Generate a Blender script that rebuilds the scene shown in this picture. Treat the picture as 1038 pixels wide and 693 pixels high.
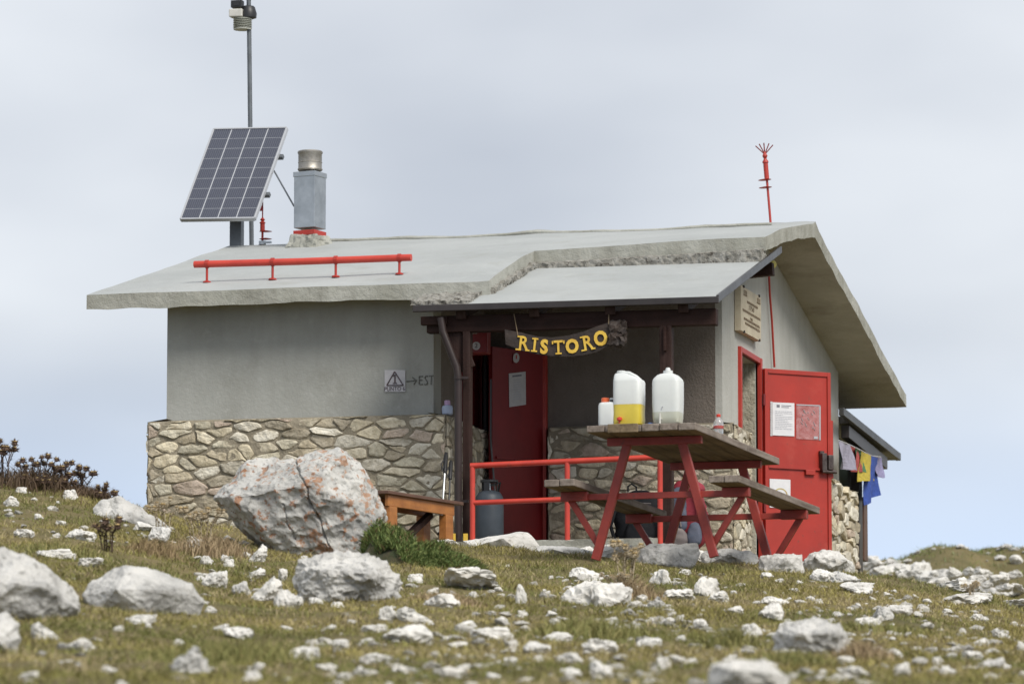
import bpy, bmesh, math, random
import numpy as np
from mathutils import Vector, Matrix, noise
R = math.radians
rng = random.Random(7)
for o in list(bpy.data.objects): bpy.data.objects.remove(o)
S = bpy.context.scene
COL = S.collection

# ---------------------------------------------------------------- camera
F, CX, CY = 5000., 519., 346.5            # focal length in photo pixels (photo is 1038 x 693)
TH, PH = R(13.3), math.atan(595.5/5000)
FW = Vector((-math.sin(TH)*math.cos(PH), math.cos(TH)*math.cos(PH), math.sin(PH)))
RT = Vector((math.cos(TH), math.sin(TH), 0)); UP = RT.cross(FW)
def ray(x, y): return FW*F + RT*(x-CX) + UP*(CY-y)
CAM = -ray(733, 556)*(42./F)
cam = bpy.data.cameras.new('camera'); co = bpy.data.objects.new('camera', cam); COL.objects.link(co)
co.location = CAM
co.rotation_euler = Matrix((RT, UP, -FW)).transposed().to_euler()
cam.sensor_width = 36; cam.lens = F/1038*36
cam.clip_start = .5; cam.clip_end = 9000
cam.dof.use_dof = True; cam.dof.focus_distance = 40.5; cam.dof.aperture_fstop = 4.3
S.camera = co
# ---------------------------------------------------------------- world and sun
SUN_EL, SUN_AZ = R(45), R(132)             # azimuth clockwise from +Y
w = bpy.data.worlds.new('World'); S.world = w; w.use_nodes = True
n = w.node_tree.nodes; l = w.node_tree.links; n.clear()
out = n.new('ShaderNodeOutputWorld'); bg = n.new('ShaderNodeBackground'); bg.inputs[1].default_value = .1
sky = n.new('ShaderNodeTexSky'); sky.sky_type = 'NISHITA'; sky.sun_disc = False
sky.sun_elevation = SUN_EL; sky.sun_rotation = SUN_AZ; sky.altitude = 2000
tc = n.new('ShaderNodeTexCoord'); mp = n.new('ShaderNodeMapping'); mp.inputs['Scale'].default_value = (1, 1, 2.2)
mp.inputs['Location'].default_value = (0.35, 0.1, .13)
nz = n.new('ShaderNodeTexNoise'); nz.inputs['Scale'].default_value = 6.5; nz.inputs['Detail'].default_value = 4; nz.inputs['Roughness'].default_value = .42
rp = n.new('ShaderNodeValToRGB'); rp.color_ramp.elements[0].position = .30; rp.color_ramp.elements[1].position = .66
rp.color_ramp.elements[0].color = (3.9, 4.15, 4.65, 1); rp.color_ramp.elements[1].color = (6.4, 6.6, 6.85, 1)
# clearer and bluer air low down, thick grey cloud higher up (height of the direction, as in a real sky)
sx = n.new('ShaderNodeSeparateXYZ'); mr = n.new('ShaderNodeMapRange')
mr.inputs[1].default_value = .055; mr.inputs[2].default_value = .125; mr.inputs[3].default_value = .88; mr.inputs[4].default_value = 0
mr.interpolation_type = 'SMOOTHSTEP'
blue = n.new('ShaderNodeMix'); blue.data_type = 'RGBA'; blue.inputs[7].default_value = (4.6, 5.75, 7.8, 1)
mx = n.new('ShaderNodeMix'); mx.data_type = 'RGBA'; mx.inputs[0].default_value = .9
l.new(tc.outputs['Generated'], mp.inputs[0]); l.new(mp.outputs[0], nz.inputs[0]); l.new(nz.outputs[0], rp.inputs[0])
l.new(tc.outputs['Generated'], sx.inputs[0]); l.new(sx.outputs[2], mr.inputs[0]); l.new(mr.outputs[0], blue.inputs[0])
l.new(rp.outputs[0], blue.inputs[6]); l.new(sky.outputs[0], mx.inputs[6]); l.new(blue.outputs[2], mx.inputs[7])
l.new(mx.outputs[2], bg.inputs[0]); l.new(bg.outputs[0], out.inputs[0])
sun = bpy.data.lights.new('sun', 'SUN'); so = bpy.data.objects.new('sun', sun); COL.objects.link(so)
sun.energy = 2.7; sun.angle = R(26); sun.color = (1, .95, .87)
sd = Vector((math.sin(SUN_AZ)*math.cos(SUN_EL), math.cos(SUN_AZ)*math.cos(SUN_EL), math.sin(SUN_EL)))
so.rotation_euler = (-sd).to_track_quat('-Z', 'Y').to_euler()
S.view_settings.view_transform = 'Standard'; S.view_settings.look = 'None'; S.view_settings.gamma = 1
S.view_settings.exposure = .42
S.render.engine = 'CYCLES'

# ---------------------------------------------------------------- helpers: pixels of the photo to points at real depths
def onY(x, y, Y): r = ray(x, y); return CAM + r*((Y-CAM.y)/r.y)
def onX(x, y, X): r = ray(x, y); return CAM + r*((X-CAM.x)/r.x)
def dp(x, y, D): return CAM + ray(x, y)*(D/F)
def fbm(p, o=4): return noise.fractal(Vector(p), 1.0, 2.0, o)

# ---------------------------------------------------------------- materials
def mat(name, c1, c2=None, scale=5, rough=.7, bump=0, bscale=20, metal=0, attr=False, streak=None, stain=None, spec=.5, trans=0, sss=0, detail=6, alpha=1, coat=0):
    m = bpy.data.materials.new(name); m.use_nodes = True
    N = m.node_tree.nodes; L = m.node_tree.links; b = N['Principled BSDF']
    b.inputs['Roughness'].default_value = rough; b.inputs['Metallic'].default_value = metal
    b.inputs['Specular IOR Level'].default_value = spec; b.inputs['Transmission Weight'].default_value = trans
    b.inputs['Alpha'].default_value = alpha; b.inputs['Coat Weight'].default_value = coat
    if sss:
        b.inputs['Subsurface Weight'].default_value = sss; b.inputs['Subsurface Radius'].default_value = (.05, .05, .05)
    t = N.new('ShaderNodeTexCoord')
    def noi(sc, det=detail, ro=.6, vec=None):
        q = N.new('ShaderNodeTexNoise'); q.inputs['Scale'].default_value = sc; q.inputs['Detail'].default_value = det; q.inputs['Roughness'].default_value = ro
        L.new(vec or t.outputs['Object'], q.inputs[0]); return q.outputs[0]
    def ramp(v, a, b_, ca=(0, 0, 0, 1), cb=(1, 1, 1, 1)):
        q = N.new('ShaderNodeValToRGB'); q.color_ramp.elements[0].position = a; q.color_ramp.elements[1].position = b_
        q.color_ramp.elements[0].color = ca; q.color_ramp.elements[1].color = cb; L.new(v, q.inputs[0]); return q.outputs[0]
    def mixc(f, a, b_, mode='MIX'):
        q = N.new('ShaderNodeMix'); q.data_type = 'RGBA'; q.blend_type = mode
        for v, i in ((f, 0), (a, 6), (b_, 7)):
            if isinstance(v, (tuple, float, int)): q.inputs[i].default_value = v if isinstance(v, (float, int)) else (*v, 1)[:4]
            else: L.new(v, q.inputs[i])
        return q.outputs[2]
    col = (*c1, 1)
    if c2: col = mixc(ramp(noi(scale), .36, .64), tuple(c1), tuple(c2))
    if attr:
        a = N.new('ShaderNodeVertexColor'); a.layer_name = 'Col'
        col = mixc(1.0, col, a.outputs[0], 'MULTIPLY') if c2 or c1 != (1, 1, 1) else a.outputs[0]
        m['c'] = 1
    if streak:   # (colour, x scale, z scale, amount): rain streaks / wood grain, stretched along one axis
        mpn = N.new('ShaderNodeMapping'); mpn.inputs['Scale'].default_value = streak[1]; L.new(t.outputs['Object'], mpn.inputs[0])
        f = ramp(noi(1, 5, .6, mpn.outputs[0]), .45, .72, (0, 0, 0, 1), (streak[2],)*3+(1,))
        col = mixc(f, col, tuple(streak[0]))
    for st in (stain or []):     # (colour, scale, lo, hi, amount)
        f = ramp(noi(st[1], 6, .65), st[2], st[3], (0, 0, 0, 1), (st[4],)*3+(1,))
        col = mixc(f, col, tuple(st[0]))
    if isinstance(col, tuple): b.inputs['Base Color'].default_value = col
    else: L.new(col, b.inputs['Base Color'])
    if bump:
        q = N.new('ShaderNodeBump'); q.inputs['Strength'].default_value = 1; q.inputs['Distance'].default_value = bump
        L.new(noi(bscale, 8, .65), q.inputs['Height']); L.new(q.outputs[0], b.inputs['Normal'])
    return m
M = {}
M['stucco'] = mat('grey_stucco', (.375, .38, .355), (.32, .325, .30), 1.6, .92, .006, 30, stain=[((.25, .245, .215), 3.2, .55, .8, .4), ((.42, .42, .40), 11, .56, .7, .45)], streak=((.24, .235, .21), (5, 5, .7), .35), spec=.15)
M['stucco_gable'] = mat('pale_stucco', (.48, .48, .45), (.41, .41, .38), 2.0, .92, .006, 30, streak=((.34, .335, .30), (9, 9, .9), .35), spec=.15)
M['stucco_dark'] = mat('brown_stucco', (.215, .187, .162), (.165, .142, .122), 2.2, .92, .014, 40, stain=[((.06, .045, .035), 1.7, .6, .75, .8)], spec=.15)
M['roof'] = mat('roof_coating', (.385, .40, .393), (.33, .345, .34), .9, .75, .01, 5, stain=[((.27, .27, .235), 2.6, .54, .76, .5), ((.44, .46, .44), 7, .56, .75, .5)], spec=.3)
M['concrete'] = mat('weathered_concrete', (.40, .40, .36), (.30, .30, .26), 3, .9, .016, 16, streak=((.19, .18, .15), (5, 5, 1.1), .5), stain=[((.38, .38, .34), 9, .56, .7, .5)], spec=.2)
M['soffit'] = mat('soffit_concrete', (.47, .45, .39), (.37, .35, .295), 2.2, .92, .012, 25, streak=((.30, .275, .23), (.6, 4, 4), .3), stain=[((.20, .17, .13), 1.6, .54, .72, .6), ((.5, .49, .45), 6, .6, .7, .5)], spec=.15)  # base tone raised to stand in for light bounced up off the ground
M['mortar'] = mat('sand_mortar', (.33, .29, .22), (.25, .22, .165), 9, .95, .025, 30, spec=.1)
M['rough_mortar'] = mat('crumbly_mortar', (.36, .35, .32), (.20, .19, .165), 14, .95, .03, 30, stain=[((.07, .06, .05), 22, .56, .64, .9)], spec=.1)
M['stone'] = mat('wall_stone', (1, 1, 1), (.70, .68, .64), 14, .9, .022, 30, attr=True, stain=[((.17, .14, .10), 9, .60, .76, .6)], spec=.2)
M['rock'] = mat('limestone', (.60, .59, .565), (.43, .425, .41), 5, .9, .02, 22, attr=True, stain=[((.19, .185, .175), 3.3, .50, .66, .62), ((.10, .10, .09), 17, .56, .66, .6), ((.62, .61, .58), 7, .58, .68, .7)], spec=.2)
M['white_rock'] = mat('pale_limestone', (.69, .675, .645), (.54, .53, .50), 5, .9, .02, 26, attr=True, stain=[((.42, .40, .36), 4, .60, .72, .35), ((.18, .17, .15), 11, .62, .67, .55), ((.50, .40, .26), 3, .62, .74, .4)], spec=.2)
M['lichen_rock'] = mat('lichen_limestone', (.54, .53, .50), (.40, .395, .375), 3.5, .9, .022, 14, stain=[((.20, .195, .19), 2.6, .52, .68, .6), ((.12, .12, .11), 19, .56, .64, .6), ((.56, .54, .50), 9, .56, .66, .6), ((.34, .145, .05), 6.5, .58, .63, .7), ((.33, .13, .04), 17, .565, .61, .75), ((.13, .125, .12), 34, .60, .66, .6)], spec=.2)
M['ground'] = mat('turf_soil', (.21, .17, .085), (.13, .115, .055), 1.3, .95, .03, 25, stain=[((.20, .165, .10), 3.5, .55, .68, .7), ((.045, .06, .02), 2.3, .57, .7, .6), ((.33, .31, .27), 15, .64, .70, .6)], spec=.1)
M['red'] = mat('red_enamel', (.40, .030, .018), (.33, .026, .016), 3, .5, .002, 12, stain=[((.28, .03, .02), 5, .58, .75, .6), ((.46, .10, .07), 2.3, .56, .75, .4), ((.16, .045, .03), 28, .63, .68, .7)], coat=.05)
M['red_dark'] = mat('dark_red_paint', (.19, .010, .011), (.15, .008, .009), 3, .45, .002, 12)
M['red_table'] = mat('worn_red_steel', (.30, .038, .026), (.23, .03, .022), 8, .5, .003, 25, stain=[((.11, .04, .03), 12, .60, .70, .7)])
M['red_rail'] = mat('bright_red_rail', (.54, .055, .034), (.45, .042, .028), 6, .42, .001, 20, stain=[((.22, .05, .035), 14, .62, .70, .6)])
M['brown'] = mat('brown_stained_wood', (.034, .017, .014), (.022, .012, .010), 6, .65, .004, 40, streak=((.085, .055, .048), (18, 18, 1.5), .5), spec=.15)
M['brown_x'] = mat('brown_beam_wood', (.034, .017, .014), (.022, .012, .010), 6, .65, .004, 40, streak=((.06, .036, .03), (1.2, 18, 18), .4), spec=.12)
M['brown_metal'] = mat('brown_downpipe', (.034, .021, .019), (.025, .016, .014), 9, .4, spec=.4)
M['flashing'] = mat('dark_flashing', (.10, .10, .10), (.055, .05, .048), 9, .4, metal=.6)
M['gutter'] = mat('dark_gutter', (.050, .042, .040), (.033, .028, .027), 5, .4, metal=.3)
M['galv'] = mat('galvanised_steel', (.46, .48, .49), (.33, .35, .36), 6, .33, .002, 12, metal=.85, stain=[((.5, .52, .53), 5, .58, .68, .6)])
M['steel'] = mat('polished_steel', (.40, .38, .34), (.30, .28, .25), 30, .52, metal=.9)
M['post_grey'] = mat('grey_post', (.15, .165, .18), (.11, .12, .13), 8, .5, metal=.4)
M['alu'] = mat('aluminium_frame', (.46, .47, .49), None, rough=.4, metal=.3)
M['black'] = mat('black_plastic', (.018, .018, .02), None, rough=.45)
M['white_plastic'] = mat('off_white_plastic', (.58, .57, .53), (.5, .49, .45), 12, .5)
M['louver'] = mat('greenish_white_plastic', (.45, .46, .41), None, rough=.5)
M['grey_wood'] = mat('weathered_plank', (.29, .245, .21), (.20, .165, .14), 5, .85, .006, 40, streak=((.075, .055, .042), (30, 1.2, 30), .75), stain=[((.36, .33, .29), 6, .58, .7, .5)], spec=.2)
M['under_wood'] = mat('plank_underside', (.26, .195, .125), (.18, .135, .085), 4, .85, .006, 40, streak=((.06, .042, .028), (22, 1.3, 22), .75), spec=.2)
M['orange_wood'] = mat('varnished_orange_wood', (.42, .17, .045), (.32, .12, .03), 7, .45, .003, 30, streak=((.20, .07, .02), (3, 14, 20), .6))
M['bench_top'] = mat('brown_bench_top', (.13, .068, .045), (.09, .048, .032), 7, .5, .003, 30)
M['paper'] = mat('white_paper', (.70, .70, .72), (.63, .63, .66), 14, .7)
M['paper_shade'] = mat('shaded_white_paper', (.50, .49, .50), (.43, .42, .43), 14, .7)  # white paper with porch shade put into its colour; strip and cord share it
M['ink'] = mat('printed_ink', (.16, .16, .19), None, rough=.8)
M['ink_faint'] = mat('faint_print', (.40, .41, .45), None, rough=.8)
M['film'] = mat('clear_plastic_sleeve', (.70, .40, .40), (.50, .18, .17), 17, .18, .006, 14, stain=[((.85, .75, .75), 9, .60, .66, .9)], alpha=.42)
M['ring'] = mat('olive_ink', (.50, .46, .16), (.40, .24, .10), 20, .8)
M['gold'] = mat('yellow_letter_paint', (.74, .50, .07), (.62, .38, .045), 14, .5)
M['log'] = mat('dark_plank', (.030, .020, .015), (.018, .012, .010), 12, .7, .006, 30, streak=((.075, .05, .04), (2, 12, 24), .5))
M['hdpe'] = mat('milky_plastic', (.66, .68, .66), (.60, .62, .61), 5, .35, .002, 8, sss=.35)
M['hdpe_yellow'] = mat('yellow_drink_in_plastic', (.66, .53, .07), (.58, .46, .05), 6, .3, sss=.3)
M['hdpe_water'] = mat('water_in_plastic', (.54, .55, .47), (.47, .48, .40), 9, .3, sss=.3)
M['clear'] = mat('clear_bottle_plastic', (.78, .82, .84), None, rough=.12, trans=.65, alpha=.8)
M['orange'] = mat('orange_red_plastic', (.70, .13, .04), None, rough=.4)
M['tap_red'] = mat('red_tap_plastic', (.60, .05, .03), None, rough=.4)
M['blue_p'] = mat('blue_plastic', (.06, .14, .38), None, rough=.4)
M['lockm'] = mat('brown_lock_steel', (.05, .035, .032), (.11, .09, .085), 25, .45, metal=.4)
M['lilac'] = mat('lilac_plastic', (.45, .30, .48), None, rough=.4)
M['bluegrey'] = mat('blue_grey_enamel', (.055, .068, .085), (.038, .048, .06), 6, .5, .002, 20)
M['fab_black'] = mat('black_nylon', (.010, .011, .014), (.018, .019, .022), 14, .8, .003, 60, spec=.2)
M['fab_red'] = mat('red_pink_nylon', (.30, .025, .045), (.22, .018, .03), 14, .75, .003, 60)
M['fab_blue'] = mat('slate_nylon', (.07, .085, .125), (.10, .11, .15), 14, .75, .003, 60)
M['fab_grey'] = mat('grey_brown_nylon', (.19, .16, .15), (.14, .12, .12), 14, .75, .003, 60)
M['plaque'] = mat('cream_board', (.56, .50, .38), (.48, .42, .31), 6, .7, .002, 20, streak=((.34, .28, .2), (2, 2, 14), .4))
M['engrave'] = mat('engraved_letters', (.25, .20, .15), None, rough=.9)
M['graffiti'] = mat('charcoal_marks', (.11, .11, .10), (.17, .17, .155), 40, .9)
M['sign_white'] = mat('sign_white_paint', (.56, .55, .57), (.48, .47, .49), 16, .8)
M['sign_ink'] = mat('sign_dark_paint', (.10, .085, .095), (.16, .12, .13), 30, .8)
M['yellow_lamp'] = mat('yellow_glass', (.70, .64, .22), None, rough=.4)
M['room'] = mat('dim_plaster', (.30, .28, .24), (.24, .22, .19), 3, .9)
M['jamb'] = mat('rough_cream_plaster', (.44, .41, .33), (.34, .31, .24), 9, .95, .02, 28, stain=[((.22, .18, .12), 8, .56, .68, .6)])
M['grass'] = mat('grass_blades', (1, 1, 1), None, rough=.75, attr=True, spec=.2)
M['leaf'] = mat('plant_leaves', (1, 1, 1), None, rough=.75, attr=True, spec=.2)
for k, c in dict(flag_white=(.42, .40, .50), flag_red=(.50, .10, .09), flag_green=(.10, .24, .11), flag_yellow=(.60, .47, .06), flag_blue=(.035, .085, .38), flag_pale=(.30, .28, .46)).items():
    M[k] = mat(k+'_cloth', tuple(v*.85 for v in c), tuple(v*.6 for v in c), 18, .85, .003, 50)
def panel_mat():
    m = bpy.data.materials.new('solar_cells'); m.use_nodes = True
    N = m.node_tree.nodes; L = m.node_tree.links; b = N['Principled BSDF']; b.inputs['Roughness'].default_value = .16; b.inputs['Coat Weight'].default_value = .3
    uv = N.new('ShaderNodeUVMap'); sp = N.new('ShaderNodeSeparateXYZ'); L.new(uv.outputs[0], sp.inputs[0])
    def line(src, cnt, wd):
        a = N.new('ShaderNodeMath'); a.operation = 'MULTIPLY'; a.inputs[1].default_value = cnt; L.new(src, a.inputs[0])
        f = N.new('ShaderNodeMath'); f.operation = 'FRACT'; L.new(a.outputs[0], f.inputs[0])
        c = N.new('ShaderNodeMath'); c.operation = 'SUBTRACT'; c.inputs[1].default_value = .5; L.new(f.outputs[0], c.inputs[0])
        d = N.new('ShaderNodeMath'); d.operation = 'ABSOLUTE'; L.new(c.outputs[0], d.inputs[0])
        g = N.new('ShaderNodeMath'); g.operation = 'GREATER_THAN'; g.inputs[1].default_value = .5-wd; L.new(d.outputs[0], g.inputs[0]); return g.outputs[0]
    def mx(f, a, c):
        q = N.new('ShaderNodeMix'); q.data_type = 'RGBA'; L.new(f, q.inputs[0])
        for v, i in ((a, 6), (c, 7)):
            if isinstance(v, tuple): q.inputs[i].default_value = v
            else: L.new(v, q.inputs[i])
        return q.outputs[2]
    fine = line(sp.outputs[0], 36, .12)
    c0 = mx(fine, (.045, .050, .072, 1), (.10, .105, .13, 1))
    c1 = mx(line(sp.outputs[1], 9, .022), c0, (.22, .23, .25, 1))
    c2 = mx(line(sp.outputs[0], 4, .030), c1, (.40, .41, .43, 1))
    L.new(c2, b.inputs['Base Color']); return m
M['cells'] = panel_mat()

# ---------------------------------------------------------------- mesh building
def newmesh(name, v, f, m, smooth=False, cols=None, mats=None, fm=None):
    me = bpy.data.meshes.new(name); me.from_pydata([tuple(p) for p in v], [], f); me.update()
    for q in (mats or [m]): me.materials.append(q)
    if fm: me.polygons.foreach_set('material_index', fm)
    if smooth: me.polygons.foreach_set('use_smooth', [True]*len(me.polygons))
    if cols is not None:
        a = me.color_attributes.new('Col', 'FLOAT_COLOR', 'POINT'); a.data.foreach_set('color', np.asarray(cols, 'f').ravel())
    return me
def link(name, me, parent=None):
    o = bpy.data.objects.new(name, me); COL.objects.link(o)
    if parent: o.parent = parent
    return o
def empty(name, loc=(0, 0, 0), rot=(0, 0, 0)):
    o = bpy.data.objects.new(name, None); COL.objects.link(o); o.location = loc; o.rotation_euler = rot; o.empty_display_size = .1; return o
def tag(o, label=None, cat=None, group=None, kind=None):
    if label: o['label'] = label
    if cat: o['category'] = cat
    if group: o['group'] = group
    if kind: o['kind'] = kind
    return o
class MB:
    def __init__(s): s.v = []; s.f = []
    def add(s, v, f):
        k = len(s.v); s.v += [Vector(p) for p in v]; s.f += [tuple(i+k for i in q) for q in f]; return s
    def box(s, a, b, mtx=None, bevel=0):
        a = Vector(a); b = Vector(b)
        v = [Vector((x, y, z)) for x in (a.x, b.x) for y in (a.y, b.y) for z in (a.z, b.z)]
        f = [(0, 1, 3, 2), (4, 6, 7, 5), (0, 4, 5, 1), (2, 3, 7, 6), (0, 2, 6, 4), (1, 5, 7, 3)]
        if bevel:
            bm = bmesh.new(); vs = [bm.verts.new(p) for p in v]; [bm.faces.new([vs[i] for i in q]) for q in f]
            bmesh.ops.recalc_face_normals(bm, faces=bm.faces)
            bmesh.ops.bevel(bm, geom=list(bm.edges), offset=bevel, segments=2, affect='EDGES', profile=.5)
            bm.verts.ensure_lookup_table(); bm.verts.index_update()
            v = [p.co.copy() for p in bm.verts]; f = [tuple(x.index for x in q.verts) for q in bm.faces]; bm.free()
        if mtx: v = [mtx @ p for p in v]
        return s.add(v, f)
    def bar(s, p, q, wd, ht, up=(0, 0, 1), bevel=.003):      # square bar from p to q
        p = Vector(p); q = Vector(q); d = (q-p); L_ = d.length; d.normalize(); u = Vector(up)
        x = d.cross(u)
        if x.length < 1e-4: x = d.cross(Vector((0, 1, 0)))
        x.normalize(); u = x.cross(d)
        m = Matrix((x, d, u)).transposed().to_4x4(); m.translation = p
        return s.box((-wd/2, 0, -ht/2), (wd/2, L_, ht/2), m, bevel)
    def tube(s, pts, r, seg=10, cap=True):
        pts = [Vector(p) for p in pts]; rs = r if isinstance(r, (list, tuple)) else [r]*len(pts); v = []; prev = None
        for i, p in enumerate(pts):
            d = (pts[min(i+1, len(pts)-1)]-pts[max(i-1, 0)]).normalized()
            x = d.cross(Vector((0, 0, 1))) if prev is None else prev - d*prev.dot(d)
            if x.length < 1e-3: x = d.cross(Vector((0, 1, 0)))
            x.normalize(); y = d.cross(x); prev = x
            for k in range(seg):
                a = 2*math.pi*k/seg; v.append(p + (x*math.cos(a)+y*math.sin(a))*rs[i])
        f = [(i*seg+k, i*seg+(k+1) % seg, (i+1)*seg+(k+1) % seg, (i+1)*seg+k) for i in range(len(pts)-1) for k in range(seg)]
        if cap: f += [tuple(range(seg-1, -1, -1)), tuple((len(pts)-1)*seg+k for k in range(seg))]
        return s.add(v, f)
    def lathe(s, prof, c=(0, 0, 0), seg=20, sq=None, off=None):  # prof: (r, z) ; sq: superellipse exponent with (rx, ry) profile
        v = []; c = Vector(c)
        for i, pr in enumerate(prof):
            for k in range(seg):
                a = 2*math.pi*k/seg; ca, sa = math.cos(a), math.sin(a)
                if sq:
                    e = 2/sq; x = math.copysign(abs(ca)**e, ca)*pr[0] + (pr[3] if len(pr) > 3 else 0); y = math.copysign(abs(sa)**e, sa)*pr[1]; z = pr[2]
                else: x, y, z = ca*pr[0], sa*pr[0], pr[1]
                v.append(c+Vector((x, y, z)))
        n_ = len(prof)
        f = [(i*seg+k, i*seg+(k+1) % seg, (i+1)*seg+(k+1) % seg, (i+1)*seg+k) for i in range(n_-1) for k in range(seg)]
        f += [tuple(range(seg-1, -1, -1)), tuple((n_-1)*seg+k for k in range(seg))]
        return s.add(v, f)
    def build(s, name, m, parent=None, smooth=False, fix=True):
        me = newmesh(name, s.v, s.f, m)
        if fix:
            bm = bmesh.new(); bm.from_mesh(me); bmesh.ops.recalc_face_normals(bm, faces=bm.faces)
            if smooth:
                for f in bm.faces: f.smooth = True
                for e in bm.edges:
                    if len(e.link_faces) == 2 and e.calc_face_angle(0) > R(38): e.smooth = False
            bm.to_mesh(me); bm.free()
        return link(name, me, parent)
def text_obj(name, s, size, depth, m, parent, mtx, bold=0, shear=0):
    cu = bpy.data.curves.new('lettering', 'FONT'); cu.body = s; cu.size = size; cu.extrude = depth; cu.offset = bold; cu.align_x = 'CENTER'; cu.align_y = 'CENTER'; cu.resolution_u = 3; cu.shear = shear
    t = bpy.data.objects.new('lettering', cu); COL.objects.link(t)
    dg = bpy.context.evaluated_depsgraph_get(); dg.update(); me = bpy.data.meshes.new_from_object(t.evaluated_get(dg))
    bpy.data.objects.remove(t); me.name = name; me.materials.clear(); me.materials.append(m); me.transform(mtx)
    return link(name, me, parent)

# ---------------------------------------------------------------- terrain
XS = [-400, 0, 60, 100, 150, 200, 300, 400, 500, 600, 700, 800, 900, 1038, 1400]
YC = [442, 490, 497, 506, 519, 533, 544, 549, 559, 566, 572, 577, 586, 611, 664]
def plateau(X, Y):
    return 0
def ss(a, b, x): t = np.clip((x-a)/(b-a), 0, 1); return t*t*(3-2*t)
def terr_uv(u, v):
    """height above the camera for horizontal distance u along the view and lateral v (numpy arrays)"""
    us = np.maximum(u, 12.); x = 519+5000*v/us
    yc = np.interp(x, XS, YC)
    t = np.clip((36.3-us)/(36.3-18.), -.3, 1.4)
    y = yc + (708-yc)*t
    z = (942-y)/5000*us                                             # slope up to the crest
    z0 = np.interp(u, [-60, 0, 12], [-6, -1.6, 0.0])
    z12 = (942-(np.interp(x, XS, YC)+(708-np.interp(x, XS, YC))*1.33))/5000*12
    z = np.where(u < 12, z0 + (z12)*ss(-2, 12, u), z)
    xr = 519+5000*v/36.3; ycr = np.interp(xr, XS, YC); zc = (942-ycr)/5000*36.3
    top = np.minimum(3.10, zc+.36) - .045*np.clip(xr-880, 0, 400)/100*3
    top = np.where(xr < 200, np.minimum(top, 3.10), top)
    z = np.where(u > 36.3, zc + (top-zc)*ss(36.3, 41.5, u), z)
    z = z - 1.3*ss(50, 62, u) * 1.0
    hill = (942-(557+(1038-(519+5000*v/80))*.10))/5000*80 + .10*np.sin(v*2.1)+.07*np.sin(v*4.7+1)
    hf = ss(60, 80, u)*(1-ss(84, 140, u))
    z = np.where(u > 55, z + (hill-z)*hf, z)
    z = z - 12*ss(110, 420, u) - 6*ss(12, 60, np.abs(v))*ss(0, 40, u)*.5
    return z
def bumps(X, Y):
    return noise.noise(Vector((X*.9, Y*.9, 3)))*.045 + noise.noise(Vector((X*2.7, Y*2.7, 7)))*.022 + noise.noise(Vector((X*7, Y*7, 1)))*.008
hf_ = Vector((-math.sin(TH), math.cos(TH)))
def tz(X, Y):
    dx, dy = X-CAM.x, Y-CAM.y; u = dx*hf_.x+dy*hf_.y; v = dx*RT.x+dy*RT.y
    k = 1 - .9*float(ss(38.5, 41, u))*(1-float(ss(50, 60, u)))
    return CAM.z + float(terr_uv(np.array(u), np.array(v))) + bumps(X, Y)*k
def uv2w(u, v): return CAM.x+hf_.x*u+RT.x*v, CAM.y+hf_.y*u+RT.y*v
def ground_at(x, y):
    """where the sight line of a photo pixel meets the ground"""
    r = ray(x, y)/F; k = 14.
    while k < 110:
        p = CAM+r*k
        if tz(p.x, p.y) >= p.z: return p, k
        k += .06
    p = CAM+r*36.5; return Vector((p.x, p.y, tz(p.x, p.y))), 36.5
us = np.concatenate([np.linspace(-60, 10, 24), np.linspace(12, 15, 10)[:-1], np.linspace(15, 44, 300), np.linspace(44.6, 110, 110), np.geomspace(112, 4000, 40)])
vh = np.concatenate([np.linspace(0, 6.5, 68), np.linspace(6.8, 16, 34), np.geomspace(16.5, 3000, 30)])
vs_ = np.concatenate([-vh[:0:-1], vh])
U, V = np.meshgrid(us, vs_, indexing='ij'); Z = terr_uv(U, V)+CAM.z
WX = CAM.x+hf_.x*U+RT.x*V; WY = CAM.y+hf_.y*U+RT.y*V
K = 1-.9*ss(38.5, 41, U)*(1-ss(50, 60, U))
B = np.array([bumps(a, b) for a, b in zip(WX.ravel(), WY.ravel())]).reshape(Z.shape)
far = 1+2.5*ss(55, 75, U)
Z = Z+B*K*far
nu, nv = U.shape
verts = np.stack([WX.ravel(), WY.ravel(), Z.ravel()], 1)
idx = np.arange(nu*nv).reshape(nu, nv)
faces = np.stack([idx[:-1, :-1].ravel(), idx[1:, :-1].ravel(), idx[1:, 1:].ravel(), idx[:-1, 1:].ravel()], 1)[:, ::-1]
gm = newmesh('ground', verts.tolist(), faces.tolist(), M['ground'], True)
tag(link('ground', gm), 'rocky mountain turf slope rising to the hut', kind='structure')

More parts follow.
